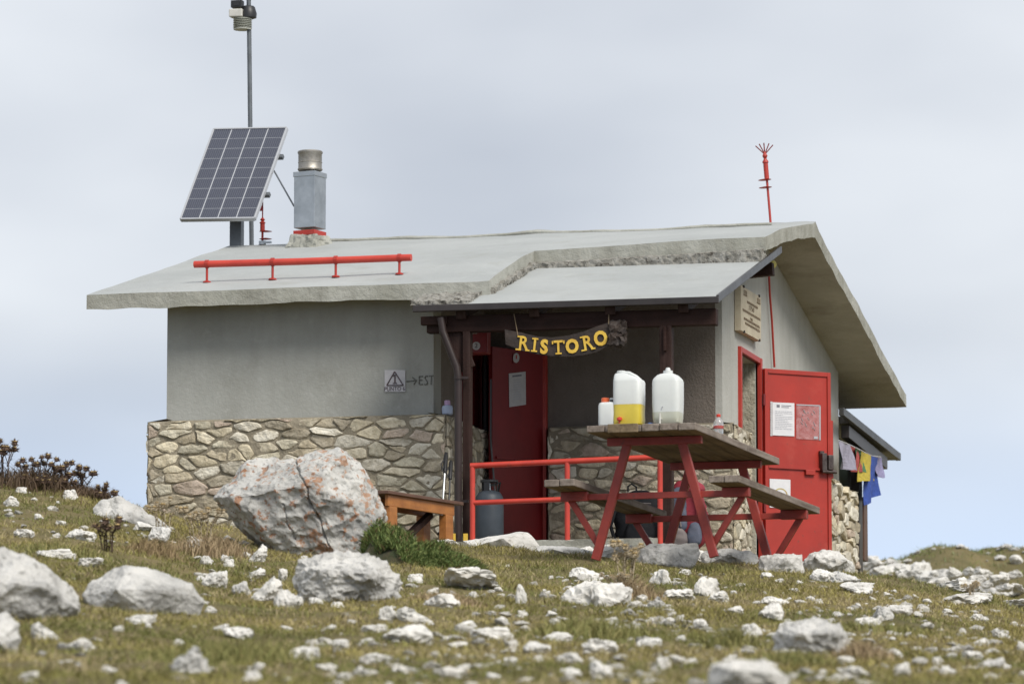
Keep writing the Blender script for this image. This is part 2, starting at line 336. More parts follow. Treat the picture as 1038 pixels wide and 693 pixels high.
# ---------------------------------------------------------------- grass
def blades(name, pos, hgt, wid, lean, cols, m, parent=None):
    """pos Nx3, each blade: bent strip of 5 vertices"""
    N_ = len(pos); g = np.random.default_rng(3)
    a = g.uniform(0, 2*np.pi, N_); b = g.uniform(0, 2*np.pi, N_)
    side = np.stack([np.cos(a), np.sin(a), np.zeros(N_)], 1)*wid[:, None]/2
    ld = np.stack([np.cos(b), np.sin(b), np.zeros(N_)], 1)*(lean*hgt)[:, None]*1.0
    up = np.stack([np.zeros(N_), np.zeros(N_), hgt], 1)
    mid = pos+up*.55+ld*.35; tip = pos+up*.95+ld
    v = np.stack([pos-side-up*.12, pos+side-up*.12, mid+side*.8, mid-side*.8, tip], 1).reshape(-1, 3)
    me = bpy.data.meshes.new(name); k = np.arange(N_)*5
    me.vertices.add(N_*5); me.vertices.foreach_set('co', v.astype('f').ravel())
    loops = np.stack([k, k+1, k+2, k+3, k+3, k+2, k+4], 1).ravel(); me.loops.add(len(loops)); me.loops.foreach_set('vertex_index', loops.astype('i'))
    me.polygons.add(N_*2); st = np.stack([np.arange(N_)*7, np.arange(N_)*7+4], 1).ravel(); me.polygons.foreach_set('loop_start', st.astype('i'))
    me.update(calc_edges=True); me.materials.append(m)
    c = np.repeat(np.concatenate([cols, np.ones((N_, 1))], 1), 5, 0); at = me.color_attributes.new('Col', 'FLOAT_COLOR', 'POINT'); at.data.foreach_set('color', c.astype('f').ravel())
    return link(name, me, parent)
g = np.random.default_rng(11)
def bilin(u, v):
    i = np.clip(np.searchsorted(us, u)-1, 0, nu-2); j = np.clip(np.searchsorted(vs_, v)-1, 0, nv-2)
    a = (u-us[i])/(us[i+1]-us[i]); b = (v-vs_[j])/(vs_[j+1]-vs_[j])
    return Z[i, j]*(1-a)*(1-b)+Z[i+1, j]*a*(1-b)+Z[i, j+1]*(1-a)*b+Z[i+1, j+1]*a*b
def grass(name, N_, u0, u1, vk, hs, label, seed):
    g = np.random.default_rng(seed)
    u = u0+(u1-u0)*g.random(N_)**.8; v = (g.random(N_)*2-1)*(vk*u+1.2)
    X = CAM.x+hf_.x*u+RT.x*v; Y = CAM.y+hf_.y*u+RT.y*v
    n1 = np.array([noise.noise(Vector((a*1.1, b*1.1, 9))) for a, b in zip(X, Y)])
    n2 = np.array([noise.noise(Vector((a*5, b*5, 2))) for a, b in zip(X, Y)])
    n3 = np.array([noise.noise(Vector((a*.5, b*.5, 21))) for a, b in zip(X, Y)])
    hutm = (Y < -2.75) | (X < -5.4) | (X > 1.2) | (u > 52)
    keep = ((n2*1.3+n1*.9+g.random(N_)*.7) > .16) & hutm
    u, v, X, Y, n1, n2, n3 = [q[keep] for q in (u, v, X, Y, n1, n2, n3)]; N_ = len(u)
    z = bilin(u, v)
    h = hs*(.35+.9*g.random(N_)**2)*(1+1.8*np.clip(n2, 0, 1)+1.0*np.clip(n1, 0, 1)); wd = .0026+.0028*g.random(N_)
    wd *= np.where(u > 55, 2.5, 1); h *= np.where(u > 55, 1.8, 1)
    A = np.array([.34, .295, .100]); Bc = np.array([.16, .17, .05]); Cc = np.array([.45, .37, .21]); Dk = np.array([.10, .07, .04])
    t = np.clip(.5+n1*1.6+n3*1.3+g.normal(0, .10, N_), 0, 1)[:, None]
    c = A*t+Bc*(1-t); dry = (g.random(N_) < .10+.55*np.clip(n2*1.2+n3*1.2, 0, 1))[:, None]; c = np.where(dry, Cc*(.7+.5*g.random((N_, 1))), c)
    dk = (g.random(N_) < .06)[:, None]; c = np.where((u > 55)[:, None], c*np.array([.62, .85, .75]), c); c = np.where(dk, Dk, c)*(.88+.24*g.random((N_, 1)))*(1+.35*np.clip(-n2-n1, -.6, .2)[:, None])
    o = blades(name, np.stack([X, Y, z], 1), h, wd, .3+1.5*g.random(N_), c, M['grass'])
    tag(o, label, 'grass', kind='stuff')
grass('grass', 760000, 15, 42, .125, .026, 'short olive and straw coloured grass covering the slope', 1)
grass('grass', 130000, 62, 88, .12, .026, 'blurred green grass on the far hill behind the hut', 2)

# ---------------------------------------------------------------- rocks
def rock_mesh(name, seed, m, sub=4, rough=.10, pts=None, flat=False, crack=None, cvar=.08, freq=1.6, base_sm=1):
    r = random.Random(seed); bm = bmesh.new()
    if pts is None:
        pts = []
        for i in range(r.choice((11, 13, 15))):
            d = Vector((r.gauss(0, 1), r.gauss(0, 1), r.gauss(0, 1))).normalized(); k = r.uniform(.75, 1.0)
            p = Vector((d.x*k, d.y*k, d.z*k))
            pts.append(Vector((max(-.85, min(.85, p.x*1.1)), max(-.85, min(.85, p.y*1.1)), max(-.5 if not flat else -.35, min(.75 if not flat else .55, p.z)))))
    for p in pts: bm.verts.new(p)
    h = bmesh.ops.convex_hull(bm, input=bm.verts); 
    bmesh.ops.delete(bm, geom=[x for x in h['geom_interior'] if isinstance(x, bmesh.types.BMVert)], context='VERTS')
    loose = [v for v in bm.verts if not v.link_faces]
    if loose: bmesh.ops.delete(bm, geom=loose, context='VERTS')
    bmesh.ops.triangulate(bm, faces=bm.faces)
    for i in range(sub):
        bmesh.ops.subdivide_edges(bm, edges=bm.edges, cuts=1, use_grid_fill=True)
        bmesh.ops.triangulate(bm, faces=[f for f in bm.faces if len(f.verts) > 4])
        if i < base_sm: bmesh.ops.smooth_vert(bm, verts=bm.verts, factor=.38, use_axis_x=True, use_axis_y=True, use_axis_z=True)
    bm.normal_update(); off = Vector((seed*3.1, seed*1.7, seed*.9)); cols = []
    size = max(v.co.length for v in bm.verts)
    for v in bm.verts:
        p = v.co/size*freq
        d = fbm(p*1.0+off, 3)*.9 + (.5-abs(noise.noise(p*2.3+off*2))*1.9) + (.2-abs(noise.noise(p*5+off))*.8) + noise.noise(p*12+off)*.22 + noise.noise(p*22+off)*.10
        lay = math.sin((p.z*7+noise.noise(p*1.3+off)*2.2))*.16
        v.co += v.normal*(d+lay)*rough*size*.6
        if crack:
            cr = crack(v.co); v.co -= v.normal*cr
    for v in bm.verts:
        k = 1+noise.noise(v.co*1.3+off)*cvar*2; cols.append((k, k*.995, k*.985, 1))
    me = bpy.data.meshes.new(name); bm.to_mesh(me); bm.free(); me.materials.append(m)
    me.polygons.foreach_set('use_smooth', [True]*len(me.polygons))
    a = me.color_attributes.new('Col', 'FLOAT_COLOR', 'POINT'); a.data.foreach_set('color', np.asarray(cols, 'f').ravel())
    # shade smooth but keep crisp breaks
    try: me.set_sharp_from_angle(angle=R(42))
    except Exception: pass
    return me
M['grey_s'] = mat('grey_limestone', (.58, .57, .55), (.43, .425, .41), 1.6, .9, .0022, 7, attr=True, stain=[((.19, .185, .175), 1.6, .54, .68, .5), ((.13, .13, .12), 7, .60, .68, .5)], spec=.2)
M['white_s'] = mat('chalky_limestone', (.68, .665, .635), (.52, .51, .48), 1.6, .9, .0020, 8, attr=True, stain=[((.42, .40, .36), 1.5, .58, .70, .45), ((.18, .17, .15), 6, .62, .68, .5), ((.52, .42, .28), 1.2, .62, .74, .35)], spec=.2)
GREY = [rock_mesh('rock', s, M['grey_s'], 4, .22, cvar=.12) for s in range(1, 6)]
PALE = [rock_mesh('rock', s+20, M['white_s'], 4, .20, cvar=.10) for s in range(1, 9)]
PALEF = [rock_mesh('rock', s+40, M['white_s'], 4, .19, flat=True, cvar=.10) for s in range(1, 6)]
used = {}
ROCKS = []
LAND = ((70, 'at the left edge'), (150, 'below the crest thistles'), (235, 'left of the lichen boulder'), (400, 'below the lichen boulder'), (480, 'below the juniper bush'), (560, 'below the red railing'), (650, 'below the pale fluffy thistle'), (750, 'below the picnic table'), (850, 'below the open red door'), (930, 'right of the hut'), (9999, 'near the right edge'))
LEVEL = ((572, 'near the crest'), (592, 'on the upper slope'), (612, 'on the middle slope'), (632, 'halfway down'), (655, 'low on the slope'), (9999, 'in the blurred foreground'))
def rock_labels():
    by = {}
    for x, o in ROCKS: by.setdefault(o['label'], []).append((x, o))
    for k, v in by.items():
        v.sort(key=lambda q: q[0]); n = len(v)
        W_ = ['leftmost', 'second from left', 'third from left', 'fourth from left', 'fifth from left', 'sixth from left']; E_ = ['rightmost', 'second from right', 'third from right', 'fourth from right']
        names = None if n == 1 or n > 10 else (['left one', 'right one'] if n == 2 else W_[:(n+1)//2]+E_[:n//2][::-1])
        if names:
            for (x, o), w_ in zip(v, names): o['label'] = k+', '+w_
def rock(x, yb, wpx, hpx, kind='p', label=None, D=None, rotz=None, seed=None, name='rock', deep=.8, rx=0, ry=0):
    r = random.Random(int(x*7+yb*13)) if seed is None else random.Random(seed)
    if D: p = dp(x, yb, D)
    else: p, D = ground_at(x, yb-hpx*.12)
    s = D/F; wm = wpx*s; hm = hpx*s
    if kind == 'g': me = r.choice(GREY)
    elif hpx/wpx < .34: me = r.choice(PALEF)
    else: me = r.choice(PALE)
    co_ = np.empty(len(me.vertices)*3, 'f'); me.vertices.foreach_get('co', co_); co_ = co_.reshape(-1, 3)
    rz_ = r.uniform(0, 6.28) if rotz is None else rotz
    o = link(name, me)
    m3 = Matrix.Rotation(rz_, 3, 'Z')
    q = co_ @ np.array(m3).T
    pr = q @ np.array(RT)
    sx_ = wm/(pr.max()-pr.min()); sy_ = wm*deep/(q[:, 1].max()-q[:, 1].min()); sz_ = hm*1.45/(q[:, 2].max()-q[:, 2].min())
    o.scale = (sx_, sx_*.5+sy_*.5, sz_)
    o.rotation_euler = (rx, ry, rz_)
    zt = co_[:, 2].max()*sz_
    # top of the rock sits hpx above its foot, the rest is sunk in the turf
    topz = p.z + hm
    o.location = (p.x, p.y, topz-zt)
    if label is None or label.startswith(('tiny', 'pale rock of')): ROCKS.append((x, o))
    if label is None:
        fl = 'flat ' if hpx/wpx < .34 else ('' if hpx/wpx < .5 else ('tall ' if hpx > wpx else 'blocky '))
        sz = 'tiny' if wpx < 11 else ('small' if wpx < 20 else ('medium' if wpx < 34 else 'large'))
        label = '%s %s%s rock %s %s' % (sz, fl, 'grey' if kind == 'g' else 'pale', [b for a, b in LAND if x < a][0], [b for a, b in LEVEL if yb < a][0])
    tag(o, label, 'rock', group='limestone rocks scattered over the turf slope')
    return o


# ================================================================= THE HUT
hut = tag(empty('mountain_hut'), 'grey stucco mountain refuge with rubble stone base, pitched roof and covered porch', 'hut')
XL, XC, YF, YB, XG = -4.4, -2.09, -1.8, 6.0, 0.0
RY = 2.0
def roof_top(X, Y):
    t = min(1, max(0, (X+1.6)/2.07)); d = RY-Y; q_ = min(1, max(0, (X+5)/3.4)); a = .235-.083*q_-.022*t
    return 3.03+.02*min(1, max(0, (X+5)/5.47)) - (a*d+.0199*q_*d*d if d > 0 else -.187*d)
def roof_bot(X, Y): return roof_top(X, Y)-.125
def slab(mb, x0, x1, y0, y1, z0, topf, ny=1, nx=1):
    """wall block whose top follows a function"""
    xs = [x0+(x1-x0)*i/nx for i in range(nx+1)]; ys = [y0+(y1-y0)*i/ny for i in range(ny+1)]
    for i in range(nx):
        for j in range(ny):
            q = [(xs[i], ys[j]), (xs[i+1], ys[j]), (xs[i+1], ys[j+1]), (xs[i], ys[j+1])]
            v = [(a, b, z0) for a, b in q]+[(a, b, topf(a, b)) for a, b in q]
            f = [(3, 2, 1, 0), (4, 5, 6, 7)]
            for k, (cond) in enumerate((j == 0, i == nx-1, j == ny-1, i == 0)):
                if cond: f.append((k, (k+1) % 4, (k+1) % 4+4, k+4))
            mb.add(v, f)
def welded(mb):
    return mb
tb = lambda x, y: roof_bot(x, y)-.004
m = MB(); slab(m, XL, XC, YF, YF+.25, -.8, tb); m.build('wall', M['stucco'], hut)
m = MB(); slab(m, XL, XL+.25, YF+.25, YB, -.8, tb, 12); m.build('wall', M['stucco'], hut)
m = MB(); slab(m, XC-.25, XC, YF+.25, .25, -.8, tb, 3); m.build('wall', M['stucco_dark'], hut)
# recess back wall with the door opening at its left end
DX = -1.56
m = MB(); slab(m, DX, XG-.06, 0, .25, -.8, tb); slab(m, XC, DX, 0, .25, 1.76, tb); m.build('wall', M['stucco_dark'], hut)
# gable wall with the door opening
GY0, GY1, GH = .78, 1.66, 1.77
m = MB(); slab(m, -.25, 0, .25, GY0, -.8, tb, 2); slab(m, -.25, 0, GY0, GY1, GH, tb, 3); slab(m, -.25, 0, GY1, YB, -.8, tb, 12)
slab(m, -.06, 0, 0, .25, -.8, tb); m.build('wall', M['stucco_gable'], hut)
m = MB(); slab(m, XL+.25, -.25, YB-.25, YB, -.8, tb); m.build('wall', M['stucco'], hut)
m = MB(); m.box((XL+.25, YF+.25, -.09), (-.25, YB-.25, -.02)); m.build('floor', M['room'], hut)
m = MB(); m.box((-1.3, .3, -.02), (-1.2, 5.7, 2.6)); m.build('inner_wall', M['room'], hut)

# ---- roof slab
def slab_grid(cells, x_of, y_of, top, bot, jit=.0):
    vi = {}; v = []; f = []; fm = []
    def V_(i, j, s):
        k = (i, j, s)
        if k not in vi:
            X, Y = x_of(i), y_of(j)
            v.append((X, Y, top(X, Y) if s else bot(X, Y))); vi[k] = len(v)-1
        return vi[k]
    for (i, j) in cells:
        f.append((V_(i, j, 1), V_(i+1, j, 1), V_(i+1, j+1, 1), V_(i, j+1, 1))); fm.append(0)
        f.append((V_(i, j+1, 0), V_(i+1, j+1, 0), V_(i+1, j, 0), V_(i, j, 0))); fm.append(2)
        for (di, dj, a, b) in ((0, -1, (0, 0), (1, 0)), (1, 0, (1, 0), (1, 1)), (0, 1, (1, 1), (0, 1)), (-1, 0, (0, 1), (0, 0))):
            if (i+di, j+dj) not in cells:
                A = (i+a[0], j+a[1]); B_ = (i+b[0], j+b[1])
                f.append((V_(*A, 0), V_(*B_, 0), V_(*B_, 1), V_(*A, 1))); fm.append(1)
    return v, f, fm
dxr, dyr = .0912, .092
nx_, ny_ = 60, 102
ycut = round((2.14-.53)/dyr)   # 17-18 cells
xcut = int(round((5-1.57)/dxr))
cells = set((i, j) for i in range(nx_) for j in range(ny_) if not (i >= xcut and j < ycut))
def r_top(X, Y):
    z = roof_top(X, Y) + noise.noise(Vector((X*1.4, Y*1.4, 2)))*.012
    # loose membrane lip along the ridge
    d = abs(Y-RY-.02)
    if d < .16 and X > -4.2: z += (.028+.055*noise.noise(Vector((X*1.3, .3, 5)))+.016*noise.noise(Vector((X*5, .3, 5))))*(1-d/.16)
    return z
def r_bot(X, Y):
    e = .0
    if X < -4.98 or X > .46 or Y < -2.12: e = noise.noise(Vector((X*3, Y*3, 8)))*.016+noise.noise(Vector((X*9, Y*9, 8)))*.008
    return roof_bot(X, Y)+e
def jx(i): return -5+i*dxr
def jy(j): return -2.14+j*dyr
v, f, fm = slab_grid(cells, jx, jy, r_top, r_bot)
# curled membrane edge along the ridge is a strip of its own, below
v = [(x+(noise.noise(Vector((x*2, y*2, z*2)))*.012), y+(noise.noise(Vector((x*2.5, y*2, 4)))*.014), z) for x, y, z in v]
roof = link('roof', newmesh('roof', v, f, None, cols=None, mats=[M['roof'], M['concrete'], M['soffit']], fm=fm), hut)
me = roof.data
bm = bmesh.new(); bm.from_mesh(me)
for fc in bm.faces: fc.smooth = fc.material_index == 0
for e in bm.edges:
    if len(e.link_faces) == 2 and e.link_faces[0].material_index != e.link_faces[1].material_index: e.smooth = False
bm.to_mesh(me); bm.free()

pts_ = []
for k in range(90):
    X = -4.0+k*.046; w1 = noise.noise(Vector((X*1.25, .3, 5))); pts_.append((X, RY-.10+.02*noise.noise(Vector((X*3, 2, 1))), r_top(X, RY-.1)+.003+.024*max(0, w1+.1)))
m = MB(); m.tube(pts_, [.016+.007*noise.noise(Vector((p[0]*4, 1, 1))) for p in pts_], 8); m.build('ridge_membrane', M['concrete'], hut, True)
# ---- crumbly mortar band between the two roofs
PZ = lambda Y: 1.815+.272*(Y+2.65)
def rough_box(a, b, n3, amp, seed, topf=None, botf=None):
    a = Vector(a); b = Vector(b); mb = MB(); nx, ny, nz = n3
    bm = bmesh.new()
    def P(i, j, k): 
        p = Vector((a.x+(b.x-a.x)*i/nx, a.y+(b.y-a.y)*j/ny, a.z+(b.z-a.z)*k/nz))
        if topf: z1 = topf(p.x, p.y); z0 = botf(p.x, p.y); p.z = z0+(z1-z0)*k/nz
        return p
    ids = {}
    def V_(i, j, k):
        if (i, j, k) not in ids:
            p = P(i, j, k); q = p*7+Vector((seed, 0, 0)); q2 = p*27
            p = p+Vector((noise.noise(q), noise.noise(q+Vector((5, 5, 5))), noise.noise(q+Vector((9, 1, 3)))))*amp+Vector((noise.noise(q2), noise.noise(q2+Vector((5, 5, 5))), noise.noise(q2+Vector((9, 1, 3)))))*amp
            ids[(i, j, k)] = bm.verts.new(p)
        return ids[(i, j, k)]
    for i in range(nx):
        for j in range(ny):
            for k in (0, nz):
                q = [V_(i, j, k), V_(i+1, j, k), V_(i+1, j+1, k), V_(i, j+1, k)]; bm.faces.new(q if k else q[::-1])
    for i in range(nx):
        for k in range(nz):
            for j in (0, ny):
                q = [V_(i, j, k), V_(i+1, j, k), V_(i+1, j, k+1), V_(i, j, k+1)]; bm.faces.new(q if j == 0 else q[::-1])
    for j in range(ny):
        for k in range(nz):
            for i in (0, nx):
                q = [V_(i, j, k), V_(i, j+1, k), V_(i, j+1, k+1), V_(i, j, k+1)]; bm.faces.new(q if i else q[::-1])
    bm.verts.index_update()
    v = [x.co.copy() for x in bm.verts]; f = [tuple(y.index for y in x.verts) for x in bm.faces]; bm.free()
    return v, f
m = MB()
m.add(*rough_box((-1.60, -.60, 0), (.455, -.40, 1), (170, 6, 9), .013, 1, lambda x, y: roof_bot(x, y)+.02, lambda x, y: PZ(y)-.01))
m.add(*rough_box((-1.66, -2.10, 0), (-1.50, -.52, 1), (8, 120, 9), .018, 2, lambda x, y: max(roof_bot(x, y)+.03, PZ(y)+.05), lambda x, y: PZ(y)-.01))
m.add(*rough_box((-2.08, -2.62, 0), (-1.60, -2.10, 1), (70, 34, 4), .017, 3, lambda x, y: PZ(y)+.030, lambda x, y: PZ(y)-.01))
m.build('mortar_band', M['rough_mortar'], hut, fix=False)
# ---- porch roof
def prz(X, Y): return PZ(Y)+noise.noise(Vector((X*1.2, Y*1.2, 12)))*.004
v, f, fm = slab_grid(set((i, j) for i in range(24) for j in range(22)), lambda i: -1.90+i*(2.355/24), lambda j: -2.63+j*.1, prz, lambda X, Y: PZ(Y)-.035)
pr = link('porch_roof', newmesh('porch_roof', v, f, None, mats=[M['roof'], M['roof'], M['brown_x']], fm=fm), hut)
m = MB(); m.bar((.475, -2.66, PZ(-2.66)-.012), (.475, .22, PZ(.22)-.012), .022, .060, bevel=.004); m.build('verge_flashing', M['flashing'], hut)
m = MB(); m.bar((-2.045, -2.665, 1.79), (.487, -2.665, 1.79), .035, .055, bevel=.006); m.build('gutter', M['gutter'], hut)
m = MB(); m.bar((-1.96, -2.50, 1.672), (.44, -2.50, 1.672), .10, .135, bevel=.006); m.build('porch_beam', M['brown_x'], hut)
for x in (-1.66, -1.05, -.42, .18):
    m = MB(); m.bar((x, -2.60, PZ(-2.6)-.082), (x, .0, PZ(0)-.082), .085, .088, bevel=.004); m.build('rafter', M['brown'], hut)
m = MB(); m.bar((-2.0, -2.56, 1.70), (-1.78, -2.56, 1.70), .06, .07, bevel=.004); m.build('beam_end', M['brown_x'], hut)
m = MB(); m.bar((-.02, 1.05, 2.51), (.26, 1.05, 2.53), .10, .11, bevel=.004); m.build('roof_bracket', M['brown_x'], hut)
m = MB(); m.lathe([(.0, -.035), (.035, -.03), (.05, 0), (.035, .03), (0, .035)], onX(782, 268, .1), 14); m.build('porch_lamp', M['yellow_lamp'], hut, True)
for (px, X) in ((474, None), (676, None)):
    p = onY(px, 420, -2.5)
    m = MB(); m.bar((p.x, -2.5, -.25), (p.x, -2.5, 1.61), .098 if px > 500 else .062, .10, up=(0, 1, 0), bevel=.006); po = m.build('post', M['brown'], hut)
    if px > 500: 
        m = MB(); m.bar((p.x-.012, -2.5, 1.50), (p.x+.012, -2.5, 1.50), .16, .20, bevel=.004); m.build('post_cap', M['brown_x'], po)
p = onY(459, 330, -2.56)
m = MB(); m.bar((p.x-.03, -2.5, 1.61), (p.x+.10, -2.5, 1.30), .16, .03, up=(0, 1, 0)); m.build('brace', M['brown'], hut)
a = onY(447, 322, -2.62); b_ = onY(449, 336, -2.62); c = onY(463, 372, -2.60); d = onY(464.5, 384, -2.60); e = onY(464.5, 552, -2.60)
m = MB(); m.tube([a, b_, b_.lerp(c, .1), c, d, e], .031, 14); dpipe = m.build('downpipe', M['brown_metal'], hut, True)
for y in (383, 508):
    q = onY(464.5, y, -2.6); m = MB(); m.tube([q-Vector((0, 0, .012)), q+Vector((0, 0, .012))], .038, 14); m.box(q+Vector((.035, -.012, -.01)), q+Vector((.085, .012, .01))); m.build('pipe_clamp', M['brown_metal'], dpipe)
for x in (459.5, 472): 
    q = onY(x, 543, -2.66); m = MB(); m.box(q-Vector((.018, .006, .10)), q+Vector((.018, .006, .02))); m.build('post_foot', M['gold'], hut)

# ---- rubble stone masonry: irregular stones set proud of the mortar
def stones(w_, h_, seed, sw=.215, sh=.090, hfun=None, proud=.020, gap=.0085):
    r = random.Random(seed); pts = []
    rows = max(2, int(round(h_/sh)))
    for j in range(-1, rows+1):
        x = -sw*r.random()
        while x < w_+sw:
            ww = sw*r.choice((.3, .42, .6, .9, 1.2, 1.6, 2.0)); pts.append((x+ww/2, (j+.5+r.uniform(-.5, .5))*h_/rows)); x += ww
    V = []; Fc = []; C = []
    ax = .62
    for i, (px, py) in enumerate(pts):
        poly = [(-.35+px, -.25+py), (.35+px, -.25+py), (.35+px, .25+py), (-.35+px, .25+py)]
        for k, (qx, qy) in enumerate(pts):
            if k == i or abs(qx-px) > .8 or abs(qy-py) > .5: continue
            # anisotropic bisector
            mxx, myy = (px+qx)/2, (py+qy)/2; nx, ny = (qx-px)*.44, (qy-py)/.44
            out_ = []
            for a in range(len(poly)):
                P, Q = poly[a], poly[(a+1) % len(poly)]
                da = (P[0]-mxx)*nx+(P[1]-myy)*ny; db = (Q[0]-mxx)*nx+(Q[1]-myy)*ny
                if da <= 0: out_.append(P)
                if da*db < 0: t = da/(da-db); out_.append((P[0]+(Q[0]-P[0])*t, P[1]+(Q[1]-P[1])*t))
            poly = out_
            if len(poly) < 3: break
        if len(poly) < 3: continue
        hh = hfun(px) if hfun else h_
        poly = [(min(max(x, 0), w_), min(max(y, 0), hh)) for x, y in poly]
        cx = sum(p[0] for p in poly)/len(poly); cy = sum(p[1] for p in poly)/len(poly)
        ar = abs(sum(poly[a][0]*poly[(a+1) % len(poly)][1]-poly[(a+1) % len(poly)][0]*poly[a][1] for a in range(len(poly))))/2
        if ar < .0016: continue
        g_ = gap*r.uniform(.4, 1.7)
        sp = []
        for x, y in poly:
            L_ = math.hypot(x-cx, y-cy); k = max(.3, 1-g_*1.35/max(L_, .02)); sp.append((cx+(x-cx)*k, cy+(y-cy)*k))
        for _ in range(2):
            q = []
            for a in range(len(sp)):
                P, Q = sp[a], sp[(a+1) % len(sp)]; q += [(P[0]*.85+Q[0]*.15, P[1]*.85+Q[1]*.15), (P[0]*.15+Q[0]*.85, P[1]*.15+Q[1]*.85)]
            sp = q
        sp = [(x+noise.noise(Vector((x*20, y*20, seed)))*.020, y+noise.noise(Vector((x*20, y*20, seed+9)))*.015) for x, y in sp]
        n_ = len(sp); base = len(V); pd = proud*r.uniform(.45, 1.25); tx, ty = r.uniform(-.12, .12), r.uniform(-.12, .12)
        tone = r.choice(((.66, .60, .47), (.58, .54, .43), (.72, .68, .58), (.50, .44, .33), (.62, .58, .49), (.46, .41, .32), (.68, .61, .46), (.54, .45, .37)))
        kk = r.uniform(.92, 1.25); tone = tuple(c*kk for c in tone)
        for ring, (k, dd) in enumerate(((1.0, -.01), (.975, pd*.7), (.90, pd*.97), (.55, pd), (.25, pd*1.02))):
            for x, y in sp:
                X = cx+(x-cx)*k; Y = cy+(y-cy)*k
                dz = dd+(X-cx)*tx*(ring > 0)+(Y-cy)*ty*(ring > 0)+(noise.noise(Vector((X*18, Y*18, seed*2)))*.010+noise.noise(Vector((X*45, Y*45, seed*2)))*.005 if ring else 0)
                V.append((X, Y, dz)); C.append((*tone, 1))
        for ring in range(4):
            for a in range(n_):
                Fc.append((base+ring*n_+a, base+ring*n_+(a+1) % n_, base+(ring+1)*n_+(a+1) % n_, base+(ring+1)*n_+a))
        V.append((cx, cy, pd)); C.append((*tone, 1))
        for a in range(n_): Fc.append((base+4*n_+a, base+4*n_+(a+1) % n_, len(V)-1))
    return V, Fc, C
def stone_wall(sides, name='stone_base', mats=(None,)):
    """sides: list of (origin, along, outward normal, width, height, seed)"""
    base = link(name, bpy.data.meshes.new(name), hut)
    mv = MB(); SV = []; SF = []; SC = []
    for (o, al, nrm, w_, h_, seed, kw) in sides:
        o = Vector(o); al = Vector(al).normalized(); nrm = Vector(nrm).normalized(); th = kw.pop('th', .12)
        V, Fc, C = stones(w_, h_, seed, **kw); k = len(SV)
        SV += [o+al*x+Vector((0, 0, y))+nrm*z for x, y, z in V]; SF += [tuple(i+k for i in q) for q in Fc]; SC += C
        # lumpy mortar bed
        nx = int(w_/.06); nz = int(h_/.06); b0 = len(mv.v)
        for i in range(nx+1):
            for j in range(nz+1):
                x = w_*i/nx; z = h_*j/nz; q = o+al*x+Vector((0, 0, z)); mv.v.append(q+nrm*(.007+noise.noise(q*6)*.010+noise.noise(q*17)*.008))
        for i in range(nx):
            for j in range(nz):
                a = b0+i*(nz+1)+j; mv.f.append((a, a+nz+1, a+nz+2, a+1))
        tp = len(mv.v)     # top ledge
        for i in range(nx+1):
            x = w_*i/nx; q = o+al*x+Vector((0, 0, h_)); mv.v.append(q-nrm*th+Vector((0, 0, .025)))
        for i in range(nx): mv.f.append((b0+i*(nz+1)+nz, b0+(i+1)*(nz+1)+nz, tp+i+1, tp+i))
    me = newmesh(name, mv.v, mv.f, M['mortar'], True); base.data = me
    sm = newmesh('stones', SV, SF, M['stone'], True, cols=SC)
    try: sm.set_sharp_from_angle(angle=R(50))
    except Exception: pass
    link('stones', sm, base)
zt = onY(300, 424, -1.95).z
stone_wall([((-4.51, -1.95, -.5), (1, 0, 0), (0, -1, 0), 2.56, zt+.5, 3, dict(th=.16)),
            ((-1.95, -1.95, -.5), (0, 1, 0), (1, 0, 0), 1.60, zt+.5, 4, dict(th=.16)),
            ((-4.51, 2.0, -.5), (0, -1, 0), (-1, 0, 0), 3.95, zt+.5, 5, dict(th=.16))])
m = MB(); m.box((-2.09, -.44, -.1), (-1.965, -.37, zt-.02)); m.build('wall_end', M['mortar'], hut)
zt2 = onY(640, 432, -.10).z
GS = GY0-.07
stone_wall([((-1.50, -.11, -.3), (1, 0, 0), (0, -1, 0), 1.61, zt2+.3, 8, dict(th=.12)),
            ((.11, -.11, -.8), (0, 1, 0), (1, 0, 0), GS+.11-.02, zt2+.8, 9, dict(th=.12))])
stone_wall([((.13, 1.9, -.9), (0, 1, 0), (1, 0, 0), onX(867, 530, .13).y-1.9, onX(850, 491, .13).z+.9, 12, dict(th=.14, sw=.40, sh=.075, proud=.05))])

m = MB(); v_, f_ = rough_box((-1.93, -2.85, -.4), (-.02, -.10, -.13), (40, 40, 6), .012, 14); m.add(v_, f_); m.build('porch_floor', M['concrete'], hut, fix=False)
# ---- doors
def door_leaf(name, hinge, ang, wd, ht, mt, up_pads, z0=.03):
    """leaf built along +x from the hinge, outer face at -y"""
    o = empty(name, hinge, (0, 0, ang)); o.parent = hut
    m = MB(); m.box((0, -.015, z0), (wd, .015, ht), bevel=.003); panel = m.build('panel', mt, o)
    m = MB()
    for a, b in (((0, -.028, z0), (.035, -.013, ht)), ((wd-.035, -.028, z0), (wd, -.013, ht)), ((.035, -.028, ht-.04), (wd-.035, -.013, ht)), ((.035, -.028, z0), (wd-.035, -.013, z0+.04))): m.box(a, b, bevel=.003)
    m.build('leaf_frame', mt, o)
    return o
